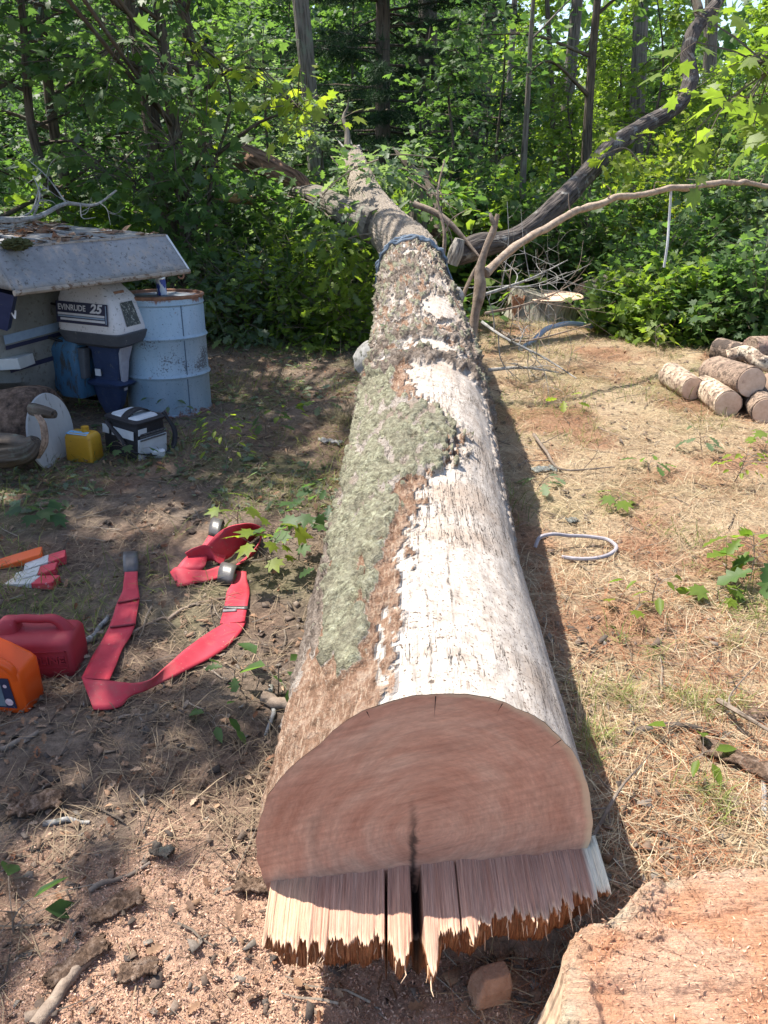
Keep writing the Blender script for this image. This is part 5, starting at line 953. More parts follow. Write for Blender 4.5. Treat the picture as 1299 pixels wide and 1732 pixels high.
def grow(name, label, cat, H, tr, z0, n_limb, llen, ntw, K, lsize, tmpl='mid', pal='mid', elev=(.1, .8), twl=.55, seed=1, bark='bark', lean=(0, 0), group=None, droop=.4, wood_twigs=True, stems=None, extra=None, lz=99., bend=.15, leafmat='leaf', flat=.45, loc=(0, 0, 0)):
    r = np.random.default_rng(seed); root = thing(name, loc, label, cat, group); o = np.array(loc, float); wd_ = MB(); B, Dd, Ln, Gp = [], [], [], []
    for (sx_, sy_, ax_, ay_, hh, rr) in (stems or [(0, 0, lean[0], lean[1], H, tr)]):
        ps = [(sx_ + ax_ * hh * t + r.normal() * bend * (.1 + t) * (0 < t), sy_ + ay_ * hh * t + r.normal() * bend * (.1 + t) * (0 < t), hh * t - (.12 if t == 0 else 0), rr * (1 - .8 * t) + (.25 * rr if t == 0 else 0)) for t in (0, .12, .3, .5, .75, 1)]
        p_ = cr(ps, 40); p_[:, 3] = np.maximum(p_[:, 3], .006); wd_.tube(p_[:, :3] + o, p_[:, 3], 12 if rr > .05 else 6, True, .16, seed)
        for i in range(max(1, int(n_limb / (len(stems) if stems else 1)))):
            h = lerp(z0, min(hh * .97, lz), (i + r.random()) / max(1, n_limb / (len(stems) if stems else 1))); h = min(h, hh * .98); j = int(np.clip(h / hh * 39, 0, 39)); b = p_[j, :3]; az = r.uniform(0, 2 * math.pi); el = r.uniform(*elev)
            d = np.array((math.cos(az) * math.cos(el), math.sin(az) * math.cos(el), math.sin(el))); l = llen * r.uniform(.55, 1.1) * (1 - .45 * (h - z0) / max(hh - z0, .1))
            lp = cr([b, b + d * l * .5 + r.normal(size=3) * .06 * l, b + d * l + np.array((0, 0, -.12 * l)) + r.normal(size=3) * .08 * l], 12); lr_ = min(p_[j, 3] * .5, .012 + .02 * l)
            wd_.tube(lp + o, np.linspace(lr_, .005, 12), 5, False)
            tt = r.integers(3, 12, ntw); bb_ = lp[tt]; dd = _n(d[None] + r.normal(size=(ntw, 3)) * .75 + np.array((0, 0, .05)))
            B.append(bb_); Dd.append(dd); Ln.append(twl * r.uniform(.5, 1.2, ntw)); Gp.append(np.full(ntw, r.random()))
    if extra is not None:                                # limbs that carry the extra twigs: trunk > hub > twig
        e0 = extra[0]; hub = e0[r.choice(len(e0), max(2, len(e0) // 16), replace=False)]
        for q_ in hub:
            st_ = p_[int(np.clip((q_[2] - .35 * np.hypot(*(q_[:2] - p_[20, :2]))) / max(p_[-1, 2], .1) * 39, 4, 38)), :3]
            wd_.tube(cr([st_ + o, lerp(st_, q_, .55) + (0, 0, .06 * np.linalg.norm(q_ - st_)) + o, q_ + o], 8), np.linspace(.022, .009, 8), 5, False)
        near = np.linalg.norm(e0[:, None] - hub[None], axis=-1).argmin(1)
        for q_, h_ in zip(e0, hub[near]):
            if np.linalg.norm(q_ - h_) > .01: wd_.tube([h_ + o, lerp(h_, q_, .5) + (0, 0, .02) + o, q_ + o], [.007, .006, .0045], 3, False)
        B.append(extra[0]); Dd.append(extra[1]); Ln.append(extra[2]); Gp.append(r.random(len(extra[0])))
    B = np.concatenate(B); Dd = np.concatenate(Dd); Ln = np.concatenate(Ln); Gp = np.repeat(np.concatenate(Gp), K)
    if wood_twigs: twig_wood(wd_, B + o, Dd, Ln, droop, .0045)
    wd_.build('trunk', M[bark], root, True, angle=80)
    pos, ax, nr, sz = twig_leaves(r, B + o, Dd, Ln, K, lsize, droop, flat=flat); pos[:, 2] = np.maximum(pos[:, 2], .03)
    leaf_mesh('crown', pos, ax, nr, sz, leaf_cols(r, len(pos), pal, Gp), tmpl, M[leafmat], root); return root
def place(proto, x, y, rz, s_, label=None, first=[set()]):
    o = proto if proto.name not in first[0] else copy_tree(proto)
    first[0].add(proto.name); o.location = (x, y, float(gz(x, y)) - .02); o.rotation_euler = (0, 0, rz); o.scale = (s_, s_, s_)
    if label: o['label'] = label
    return o

# ------------------------------------------------------------------ the left maples, with unseen upper leaf clumps shaped to shade the clearing
SH_POLY = [P(*q_)[:2] for q_ in ((440, 670), (560, 690), (575, 770), (520, 830), (400, 845), (290, 880), (240, 960), (262, 1030), (380, 1075), (450, 1160), (440, 1300), (400, 1470), (250, 1530), (120, 1640), (60, 1732), (-160, 1732))] + [(-2.2, 1.6), (-4.2, 3.0), (-5.0, 6.0), (-3.0, 6.9)]
def inpoly(x, y, poly):
    c_ = np.zeros(len(x), bool); n = len(poly)
    for i in range(n):
        (x0, y0), (x1, y1) = poly[i], poly[(i + 1) % n]
        m_ = ((y0 > y) != (y1 > y)) & (x < (x1 - x0) * (y - y0) / (y1 - y0 + 1e-12) + x0); c_ ^= m_
    return c_
r = np.random.default_rng(21); g_ = np.stack([r.uniform(-5, .3, 9000), r.uniform(.6, 9.2, 9000)], -1); g_ = g_[inpoly(g_[:, 0], g_[:, 1], SH_POLY)]
for (px, py, rx_, ry_) in ((230, 1385, .22, .13), (430, 700, .22, .25), (580, 560, .3, .4), (470, 640, .12, .15), (150, 900, .15, .15), (60, 1520, .1, .08), (330, 1430, .16, .09), (190, 1290, .12, .07), (90, 1400, .18, .10), (250, 1180, .08, .06), (150, 1560, .12, .07)):
    q_ = P(px, py); g_ = g_[((g_[:, 0] - q_[0]) / rx_) ** 2 + ((g_[:, 1] - q_[1]) / ry_) ** 2 > 1]
g_ = g_[fbm2(g_[:, 0], g_[:, 1], 2.2, 131, 2) > .42][:1050]
h_ = r.uniform(3.9, 7.6, len(g_)); cb_ = np.stack([g_[:, 0] - SX * h_, g_[:, 1] + SY * h_, h_], -1)
cd_ = r.normal(size=cb_.shape) * np.array((1, 1, .3)); cl_ = r.uniform(.2, .4, len(g_))
own = (cb_[:, 0] < -5.3)
TL = Q(305, 500, 8.6)
def rel(m_, o): return (cb_[m_] - np.array((o[0], o[1], 0)) - _n(cd_[m_]) * cl_[m_][:, None] * .5, cd_[m_], cl_[m_])
def vis_twigs(rows, o, r, n, sp):
    """extra leafy twigs through a list of real points"""
    q_ = np.array([Q(*a) for a in rows]); c_ = cr(q_, n) + r.normal(size=(n, 3)) * sp; d = np.gradient(c_, axis=0) + r.normal(size=(n, 3)) * .3 + np.array((0, 0, -.05)); return c_ - np.array((o[0], o[1], 0)), d, r.uniform(.2, .45, n)
def cat3(*a): return tuple(np.concatenate([x[i] for x in a]) for i in range(3))
vtl = cat3(vis_twigs([(130, 120, 8.0), (200, 190, 7.8), (270, 250, 7.8), (330, 330, 7.9)], TL, r, 34, .16), vis_twigs([(90, 260, 8.2), (180, 290, 8.0), (290, 330, 7.9), (370, 360, 8.0)], TL, r, 34, .14), vis_twigs([(180, 60, 8.0), (270, 110, 7.8), (340, 200, 7.8), (380, 270, 7.9)], TL, r, 30, .16), vis_twigs([(250, 390, 8.0), (320, 420, 7.9), (350, 460, 7.9)], TL, r, 12, .12))
sp1 = vis_twigs([(330, 90, 8.4), (420, 125, 8.0), (500, 165, 7.8), (545, 190, 7.7)], TL, r, 26, .10)
grow('maple_tree', 'twin stemmed maple right behind the drum and the overturned boat, leaves overhanging them', 'maple tree', 6.5, .17, .8, 6, 1.1, 9, 7, .125, 'maple', 'mid', (-.15, .5), .5, 31, 'bark_dark', stems=[(0, 0, -.085, .03, 7.4, .115), (.10, -.05, .02, .02, 7.0, .075)], lz=3.9, extra=cat3(rel(~own, TL), vtl), loc=(float(TL[0]), float(TL[1]), 0))
spr = np.array(TL); s_root = grow('maple_branch_tree', 'yellow green sunlit maple sapling reaching over the brush left of the trunk', 'maple sapling', 2.9, .03, 1.5, 1, .4, 4, 5, .13, 'maple', 'yellow', (.0, .4), .35, 33, 'bark_dark', extra=(lambda o: (sp1[0] + np.array((TL[0] - o[0], TL[1] - o[1], 0)), sp1[1], sp1[2]))(Q(372, 480, 8.3)), loc=(float(Q(372, 480, 8.3)[0]), 8.3, 0)); s_root.name = 'maple_sapling'
T2 = np.array((-4.6, 8.0)); grow('maple_tree', 'large dark maple at the far left edge of the woods behind the boat', 'maple tree', 8, .2, 1.0, 24, 1.9, 12, 7, .13, 'maple', 'dark', (-.1, .5), .5, 35, 'bark_dark', stems=[(0, 0, -.05, .02, 8, .11), (.35, .3, .04, .03, 7.5, .08)], extra=rel(own, T2), loc=(float(T2[0]), float(T2[1]), 0))
for px, py, Y, rr, ln, lab, sd_ in ((320, 60, 10.2, .11, -.12, 'leaning maple at the upper left whose trunk tilts away to the left', 41), (75, 200, 8.9, .06, -.05, 'thin dark maple stem above the overturned boat', 42), (118, 280, 9.6, .08, -.06, 'stout maple with a scarred trunk above the overturned boat', 43), (200, 330, 11.0, .07, .03, 'slender maple behind the twin stemmed one', 44)):
    q_ = Q(px, py, Y); grow('maple_tree', lab, 'maple tree', 6.0, rr, .9, 11, 1.4, 11, 7, .12, 'mid', 'mid' if sd_ % 2 else 'dark', (-.1, .5), .5, sd_, 'bark_dark', lean=(ln, 0), lz=3.8, loc=(float(q_[0] - ln * q_[2]), Y, 0))
# overhanging maple at the right edge
r = np.random.default_rng(51); TR = np.array((5.3, 6.4)); ov = cat3(vis_twigs([(1400, 40, 5.8), (1300, 90, 5.6), (1240, 80, 5.5), (1190, 70, 5.4)], TR, r, 10, .08), vis_twigs([(1400, 120, 5.8), (1300, 150, 5.4), (1250, 155, 5.3)], TR, r, 8, .08), vis_twigs([(1400, 190, 6.2), (1290, 205, 5.9), (1180, 200, 5.8)], TR, r, 9, .08))
grow('maple_tree', 'maple at the right edge, large pale leaves hanging into the picture', 'maple tree', 5.5, .1, 2.4, 10, 1.2, 7, 6, .14, 'maple', 'lime', (-.1, .4), .4, 52, 'bark_dark', extra=ov, loc=(5.3, 6.4, 0))

# ------------------------------------------------------------------ leafy brush left and right of the trunk
def brush(name, label, c, size, n, K, ls, tmpl, pal, seed, loc, up=.35, group=None, mat='leaf'):
    r = np.random.default_rng(seed); root = thing(name, loc, label, c, group); o = np.array(loc)
    u = r.normal(size=(n, 3)); u /= np.linalg.norm(u, axis=1)[:, None]; u[:, 2] = np.abs(u[:, 2]); rad_ = r.random(n) ** .45
    lump = .75 + .6 * fbm(u * 1.6 + seed, seed, 2); B = u * (rad_ * lump)[:, None] * np.array(size); d = u * np.array((1, 1, .6)) + r.normal(size=(n, 3)) * .5 + np.array((0, 0, up)); L_ = r.uniform(.2, .45, n)
    wd_ = MB(); 
    for i in range(9):
        a = B[i * 7] * 1.05; wd_.tube(cr([o + np.array((a[0] * .1, a[1] * .1, -.03)), o + a * .5 + r.normal(size=3) * .05, o + a], 10), np.linspace(.018, .005, 10), 5, False, .2, i)
    twig_wood(wd_, B + o, d, L_, .3, .004); wd_.build('stem', M['twig'], root, True, angle=80)
    pos, ax, nr, sz = twig_leaves(r, B + o, d, L_, K, ls, .3, flat=.6); pos[:, 2] = np.maximum(pos[:, 2], .03 + .05 * r.random(len(pos)))
    leaf_mesh('foliage', pos, ax, nr, sz, leaf_cols(r, len(pos), pal, np.repeat(r.random(n), K)), tmpl, M[mat], root); return root
hp_ = 'leafy heaps of felled branches beside the trunk'
for i, (px, py, Y, s_, n, pal, lab) in enumerate(((400, 545, 8.1, (.75, .6, .75), 300, 'blue', 'blue green heap of leafy branches right behind the steel drum'), (500, 540, 8.3, (.75, .7, 1.05), 340, 'lime', 'tall leafy heap of felled branches below the broken brown limb'), (575, 530, 7.9, (.5, .5, .75), 240, 'lime', 'green leafy heap touching the left side of the felled trunk'), (360, 520, 9.0, (.7, .6, 1.1), 300, 'dark', 'dark leafy heap at the foot of the twin stemmed maple'), (450, 500, 9.6, (1.0, .6, 1.35), 380, 'mid', 'wide leafy thicket behind the heaps left of the trunk'), (600, 470, 9.8, (.8, .6, 1.2), 330, 'dark', 'dark leafy thicket under the raised end of the trunk'))):
    q_ = P(px, py) if Y < 8.5 else Q(px, py, Y); brush('leafy_brush', lab, 'brush', s_, n, 7, .10, 'oak' if i < 3 else 'mid', pal, 60 + i, (float(Q(px, py, Y)[0]), Y, 0), .1, hp_)
# twigs with leaves lying over the trunk
r = np.random.default_rng(71)
for rows, lab, pal in (([(545, 330, 8.2), (570, 305, 8.3), (600, 285, 8.4), (640, 270, 8.3)], 'spray of drooping leaves caught across the far end of the trunk', 'blue'), ([(640, 262, 8.8), (690, 262, 8.8), (740, 268, 8.9)], 'pale drooping leaf spray right of the splintered top', 'blue'), ([(480, 330, 8.7), (530, 345, 8.2), (560, 370, 7.9)], 'leafy twig hanging on the left limb of the trunk', 'mid'), ([(690, 300, 8.3), (720, 320, 8.2), (760, 345, 8.1)], 'leaf spray hanging right of the raised trunk in front of the snag', 'mid'), ([(640, 300, 8.9), (675, 285, 9.0), (715, 300, 9.0)], 'drooping oak leaves right above the cable end of the trunk', 'blue'), ([(640, 395, 7.2), (600, 400, 7.3), (560, 420, 7.3)], 'leafy broken branch sticking out left of the cable', 'lime'), ([(1020, 262, 8.9), (1055, 250, 8.9), (1090, 285, 8.9)], 'yellow green leaf spray over the middle of the big slanting limb', 'yellow'), ([(560, 385, 7.6), (590, 360, 7.7), (615, 335, 7.8)], 'leafy twig where the left limb meets the trunk', 'blue'), ([(470, 345, 8.8), (440, 330, 9.0), (400, 345, 9.1)], 'leafy twig drooping below the broken brown limb', 'mid'), ([(560, 265, 9.2), (580, 290, 9.0), (606, 310, 8.6)], 'leaf spray along the left side of the splintered top', 'mid'), ([(668, 590, 4.55), (672, 578, 4.5), (664, 570, 4.5)], 'small green sprig stuck on the ridge of the trunk', 'blue')):
    q_ = np.array([Q(*a) for a in rows]); big = rows[0][2] > 5; n = 16 if big else 3; c_ = cr(q_, n) + r.normal(size=(n, 3)) * (.05 if big else .01); d = np.gradient(c_, axis=0) + r.normal(size=(n, 3)) * (.12 if big else .02) + np.array((0, 0, -.04))
    o = thing('leafy_twig', tuple(float(t) for t in q_[0]), lab, 'leafy twig', None); w_ = MB(); w_.tube(cr(q_, 14), .008 if big else .003, 5); w_.build('stem', M['twig'], o, True)
    pos, ax, nr, sz = twig_leaves(r, c_, d, np.full(n, .28 if big else .05), 6, .13 if big else .07, .9); leaf_mesh('foliage', pos, ax, nr, sz, leaf_cols(r, len(pos), pal), 'oak', M['leaf'], o)
gp = 'green bushes at the right edge of the clearing'
for i, (px, Y, s_, n, pal, lab) in enumerate(((1075, 8.2, (.35, .35, .40), 150, 'lime', 'low light green bush in front of the far cut trunk'), (1115, 8.3, (.45, .4, .55), 260, 'mid', 'bushy green shrub covering the right part of the far cut trunk'), (1150, 7.9, (.45, .4, .55), 230, 'lime', 'bright green shrub behind the gap left of the firewood pile'), (1225, 7.7, (.4, .4, .6), 220, 'mid', 'green shrub straight behind the firewood pile'), (1300, 7.5, (.5, .5, .9), 260, 'mid', 'tall shrub at the right edge behind the firewood pile'), (1120, 8.9, (.6, .5, 1.0), 300, 'mid', 'tall shrub between the hanging rope and the far cut trunk'), (1010, 10.6, (.9, .6, 1.4), 380, 'mid', 'wide leafy shrub below the big slanting limb'), (890, 10.5, (.7, .6, 1.3), 320, 'mid', 'leafy shrub behind the low end of the slanting limb'), (1190, 10.0, (.7, .6, 1.7), 380, 'mid', 'tall shrub behind the arching branch on the right'), (1300, 9.4, (.7, .7, 1.8), 380, 'blue', 'tall blue green shrub at the right edge above the arching branch'), (1120, 10.6, (.7, .5, 1.9), 320, 'yellow', 'yellow green shrub just below the big slanting limb'), (790, 10.2, (.6, .6, 1.5), 320, 'mid', 'shrub rising just right of the raised trunk end'))):
    brush('green_bush', lab, 'bush', s_, n, 8, .085, 'mid', pal, 80 + i, (float(Q(px, 500, Y)[0]), Y, 0), .45, gp)

# ------------------------------------------------------------------ named trunks of the woods
def tall(px0, py0, px1, py1, Y, rr, lab, sd_, H=13, z0=6.5, bark='bark', nl=5, ls=.16, K=7, cat='tree', name='forest_tree', pal='mid'):
    a = Q(px0, py0, Y); b = Q(px1, py1, Y); ln = (b[0] - a[0]) / (b[2] - a[2]); grow(name, lab, cat, H, rr, z0, nl, 2.0, 9, K, ls, 'far', pal, (.0, .7), .8, sd_, bark, lean=(ln, 0), loc=(float(a[0] - ln * a[2]), Y, 0), bend=.05, wood_twigs=False, leafmat='leaf_far')
tall(725, 130, 724, 0, 17, .235, 'straight thick grey trunk directly above the raised end of the felled log', 101)
tall(800, 280, 832, 0, 18.5, .21, 'grey trunk leaning right, second from the straight thick one', 102)
tall(532, 270, 506, 0, 12.5, .145, 'dark rough trunk behind the yellow green maple spray', 103, 11, 6)
tall(948, 320, 976, 0, 16.5, .14, 'slim trunk in the middle of the right half of the woods', 104)
tall(1063, 430, 1086, 0, 14.5, .15, 'pale brown trunk crossing behind the slanting limb', 105)
tall(1195, 240, 1200, 40, 17, .16, 'trunk half hidden behind the top of the slanting limb', 106)
tall(885, 370, 900, 90, 10.8, .055, 'thin crooked grey stem right of the felled trunk end', 107, 4.6, 3.0, 'bark', 5, .10, 5)
tall(935, 300, 930, 20, 15, .06, 'thin dark pole like tree beside the slim trunk', 108, 9, 5, 'bark_dark', 6)
tall(850, 300, 870, 0, 22, .10, 'distant slim tree between the two leaning grey trunks', 109)
tall(985, 500, 990, 380, 12, .09, 'short dark trunk low behind the arching branch', 110, 6, 2.5, 'bark_dark', 10, .11)
sg = Q(712, 285, 9.6); sb_ = Q(700, 372, 9.6); mb = MB(); p_ = cr([(sb_[0], 9.6, -.05, .15), (lerp(sb_[0], sg[0], .5), 9.6, .7, .12), (sg[0], 9.6, sg[2], .085)], 24); mb.tube(p_[:, :3], p_[:, 3], 16, True, .25, 3)
tag(mb.build('snag', M['bark'], None, True, angle=60), 'short broken grey snag standing right behind the felled trunk', 'snag')
# pine
pr = thing('pine_tree', (float(Q(648, 100, 16)[0]), 16, 0), 'tall dark pine with tiers of drooping needles above the end of the felled trunk', 'pine tree'); r = np.random.default_rng(111); o = np.array(pr['origin']); wd_ = MB(); wd_.tube(cr([(*o, .2), (o[0], 16, 5, .15), (o[0] + .1, 16, 12, .03)], 30)[:, :3], np.linspace(.17, .04, 30), 10, True, .1)
pp, pd = [], []
for z in np.arange(1.0, 11.5, .36):
    for q_ in range(6):
        a_ = r.uniform(0, 2 * math.pi); l = (2.9 - .13 * z) * r.uniform(.6, 1.1); d = np.array((math.cos(a_), math.sin(a_), r.uniform(-.15, .1))); b = o + np.array((0, 0, z + r.normal() * .08)); e_ = b + d * l; wd_.tube([b, lerp(b, e_, .5) + (0, 0, .05), e_], [.025, .015, .006], 4, False)
        n = int(70 * l); t = r.uniform(.2, 1, n); s_ = np.array((-d[1], d[0], 0)); pp.append(b + d * (l * t)[:, None] + s_ * (r.normal(size=n) * .28 * (1.1 - t))[:, None] + np.array((0, 0, -.02)) + r.normal(size=(n, 3)) * .03); pd.append(np.tile(d, (n, 1)))
wd_.build('trunk', M['bark_dark'], pr, True); pp = np.concatenate(pp); pd = np.concatenate(pd); n = len(pp)
K = 7; b = np.repeat(pp, K, 0); d = _n(np.repeat(pd, K, 0) * .6 + r.normal(size=(n * K, 3)) * .8 + np.array((0, 0, -.15))); s_ = _n(np.cross(d, r.normal(size=(n * K, 3)))) * .006; v = np.stack([b - s_, b + s_, b + d * .15], 1)
npmesh('needles', v.reshape(-1, 3), np.arange(n * K * 3), 3, np.repeat(lerp(np.array((.018, .045, .018)), np.array((.045, .085, .035)), r.random(n * K)[:, None]), 3, 0), M['needle'], pr)

# ------------------------------------------------------------------ understory of the woods: prototypes and copies
up_lab = 'leafy young tree in the thick understory of the woods behind'; ug = 'young trees of the understory'
protoA = [grow('young_tree', up_lab, 'young tree', 4.4, .045, .5, 26, 1.15, 10, 7, .115, 'mid', p_, (-.1, .5), .5, 120 + i, 'bark_dark', lean=(.03 * (i - 1), 0), group=ug, wood_twigs=True) for i, p_ in enumerate(('mid', 'lime', 'dark', 'blue'))]
sh_lab = 'low leafy shrub on the shady floor of the woods behind'; sgp = 'shrubs on the floor of the woods'
protoB = [brush('woodland_shrub', sh_lab, 'shrub', (.95, .85, 1.0), 330, 7, .11, 'far', p_, 130 + i, (0, 0, 0), .4, sgp) for i, p_ in enumerate(('mid', 'lime', 'dark'))]
ft_lab = 'tall leafy tree standing deep in the woods behind'; fg = 'tall trees deep in the woods'
protoC = [grow('deep_forest_tree', ft_lab, 'tree', 9.5, .10, 1.6, 40, 2.0, 12, 7, .20, 'far', p_, (-.1, .6), .75, 140 + i, 'bark_dark', group=fg, wood_twigs=False, leafmat='leaf_far') for i, p_ in enumerate(('mid', 'lime', 'dark'))]
r = np.random.default_rng(150)
def halfw(Y): return Y * .56 + .6
cnt = 0
for Y, n, kind in ((10.6, 6, 'A'), (12.2, 7, 'A'), (14, 7, 'A'), (16.5, 8, 'A'), (19, 9, 'C'), (22.5, 10, 'C'), (27, 11, 'C'), (33, 12, 'C'), (10.2, 5, 'B'), (11.6, 7, 'B'), (13.2, 7, 'B'), (15.5, 8, 'B'), (18, 8, 'B'), (21.5, 9, 'B')):
    for i in range(n):
        W = halfw(Y); x = -W + 2 * W * (i + .5 + r.uniform(-.4, .4)) / n; y = Y + r.uniform(-.6, .6)
        pxx = 649.5 + x / (y * .9135 + .4) * FPX
        if 1135 < pxx < 1225 and y < 13.5: continue
        if -7 < x < -1.6 and y < 11.3 and kind == 'A': continue
        if 800 < pxx < 1110 and y < 11.4 and kind in 'AB': continue
        if 560 < pxx < 715 and y < 15.6 and kind == 'A': continue
        right = pxx > 880
        pr_ = dict(A=protoA, B=protoB, C=protoC)[kind]; u_ = r.random()
        if kind == 'A':
            kk = (1 if u_ < .45 else 0) if right else (2 if u_ < .4 else 0 if u_ < .75 else 3); s_ = r.uniform(.65, .95) * (.8 if y < 12 else 1)
            if right and y < 12: s_ *= .8
        elif kind == 'B': kk = int(u_ * 3); s_ = r.uniform(.8, 1.25)
        else:
            kk = (1 if u_ < .6 else 0) if right else (2 if u_ < .5 else 0); s_ = r.uniform(.50, .72) * (.035 * (y - 20) + .85) * (.85 if 950 < pxx < 1250 else 1)
        place(pr_[kk], x, y, r.uniform(0, 6.28), s_)
# far mass of leaves
r = np.random.default_rng(160); n = 60000; a_ = r.uniform(-.72, .72, n); a_[::2] = -np.abs(a_[::2]) + .12; Yd = r.uniform(38, 52, n); z = np.abs(r.uniform(-.5, 1, n)) ** 1.1 * (7.5 + 6 * fbm2(a_ * 10, Yd * .1, 1, 161, 2)); pos = np.stack([Yd * np.sin(a_) * 1.0, Yd * np.cos(a_), z], -1)
keep = fbm(pos * .45, 163, 3) > lerp(.30, .44, sstep(-.05, .25, a_)) - .2 * (z < 3); pos = pos[keep]; n = len(pos)
fw = leaf_mesh('far_woods', pos, r.normal(size=(n, 3)) + np.array((0, 0, -.3)), r.normal(size=(n, 3)) + np.array((0, 0, .5)), r.uniform(.3, .6, n), leaf_cols(r, n, 'mid'), 'far', M['leaf_far']); tag(fw, 'hazy green mass of distant forest leaves', 'woods', kind='stuff')

# ------------------------------------------------------------------ seedlings on the clearing
def seedling(px, py, H, nl, ls, pal, label, tmpl='maple', seed=1, spread=.12, cat='seedling', name='maple_seedling'):
    r = np.random.default_rng(seed); b = P(px, py); b[2] = float(gz(b[0], b[1])); root = thing(name, tuple(float(t) for t in b), label, cat, 'seedlings growing on the clearing'); top = b + np.array((r.normal() * .03, r.normal() * .03, H)); st = cr([b - (0, 0, .01), lerp(b, top, .5) + r.normal(size=3) * .012, top], 10); w_ = MB(); w_.tube(st, np.linspace(.0032, .0016, 10), 5)
    pos, ax = [], []
    for i in range(nl):
        t = .35 + .65 * (i + .5) / nl; s0 = st[min(9, int(t * 9.5))]; a_ = i * 2.4 + r.normal() * .3; d = np.array((math.cos(a_), math.sin(a_), .35)); e_ = s0 + d * spread * r.uniform(.4, 1.1) * (1.15 - .5 * t); w_.tube([s0, lerp(s0, e_, .5) + (0, 0, .01), e_], [.0016, .0013, .001], 3, False); pos.append(e_); ax.append(np.array((d[0], d[1], -.35 + r.normal() * .2)))
    w_.build('stem', M['twig'], root, True); n = len(pos); leaf_mesh('foliage', np.array(pos), np.array(ax), np.array((0, 0, 1.)) + r.normal(size=(n, 3)) * .3, ls * r.uniform(.65, 1.15, n), leaf_cols(r, n, pal), tmpl, M['leaf'], root)
for i, a in enumerate((
    (405, 905, .16, 7, .085, 'lime', 'young maple seedling just above the bunched red strap'), (455, 975, .20, 12, .085, 'yellow', 'yellowing maple seedling growing over the bunched red strap'), (505, 950, .24, 16, .085, 'mid', 'green maple seedling between the bunched strap and the trunk'), (565, 900, .22, 16, .090, 'dark', 'dark green oak seedling pressed against the left flank of the trunk', 'oak'), (548, 1000, .10, 7, .075, 'mid', 'little seedling right at the left side of the trunk, below the dark green one', 'oak'),
    (380, 800, .26, 26, .055, 'yellow', 'thin yellow green sapling below the drum with narrow leaves', 'oval'), (375, 760, .20, 20, .05, 'lime', 'light green sapling at the right foot of the drum', 'oval'), (470, 1170, .14, 6, .11, 'mid', 'five leaved woodland creeper left of the sawn butt', 'oval'), (410, 1160, .10, 5, .08, 'mid', 'small drooping seedling right of the V of the strap', 'oak'), (375, 1230, .06, 6, .06, 'mid', 'tiny green plant under the V of the red strap', 'oval'), (232, 690, .16, 9, .06, 'dark', 'leafy sprig growing in front of the drum on its left', 'oval'), (295, 705, .16, 10, .065, 'blue', 'leafy sprig growing in front of the drum at its middle', 'oval'), (215, 780, .12, 8, .08, 'dark', 'dim weed at the foot of the cooler bag', 'mid'), (450, 735, .12, 8, .10, 'mid', 'broad leaved seedling on the shaded ground between drum and trunk', 'oak'), (470, 715, .10, 7, .08, 'lime', 'pale seedling near the broad leaved one', 'oval'), (70, 880, .08, 9, .09, 'dark', 'dark weeds above the orange wedge', 'mid'),
    (1268, 985, .20, 14, .13, 'lime', 'large bright oak seedling at the right edge of the grass', 'oak'), (1300, 1010, .22, 14, .13, 'mid', 'second big leafed seedling cut off by the right edge', 'oak'), (1240, 815, .18, 22, .055, 'yellow', 'yellow leaved sapling below the firewood pile', 'oval'), (1190, 765, .12, 7, .10, 'blue', 'pale green seedling with broad leaves left of the yellow one', 'oak'), (1095, 795, .06, 7, .08, 'mid', 'flat green seedling in the middle of the sunny grass', 'oak'), (1040, 855, .06, 5, .08, 'lime', 'bright tiny seedling at the centre of the sunny grass', 'maple'), (950, 700, .10, 4, .09, 'yellow', 'lone bright leaf sprout near the dark root clod', 'oak'), (1105, 1020, .14, 6, .07, 'lime', 'thin stemmed seedling below the bent cable loop', 'oval'), (1215, 1010, .06, 6, .08, 'lime', 'low yellow green seedling left of the large bright one', 'maple'), (1160, 1290, .07, 5, .075, 'lime', 'small pale leaf cluster beside the dark weathered stick', 'oval'), (1075, 1050, .05, 4, .06, 'yellow', 'yellow sprout in the grass beyond the trunk shadow', 'maple'), (905, 830, .08, 6, .10, 'blue', 'blue green leaf cluster lying in the shadow of the trunk', 'oak'), (20, 1570, .06, 5, .13, 'dark', 'dark broad leaves at the lower left edge', 'oval'), (545, 700, .08, 6, .10, 'blue', 'wilted pale leaf cluster on the shaded ground by the trunk', 'oak'), (1175, 440, .3, 8, .09, 'mid', 'sprout beside the sandy gap in the woods', 'mid'), (1110, 600, .22, 14, .08, 'yellow', 'yellow green sprout in the grass at the edge of the woods', 'oval'), (1290, 770, .14, 10, .08, 'lime', 'green sprout under the right end of the firewood pile', 'mid'), (700, 1730, .02, 0, .05, 'mid', 'x'))[:-1]):
    seedling(*a[:7], **(dict(tmpl=a[7]) if len(a) > 7 else {}), seed=200 + i, spread=.09 + .35 * a[2])

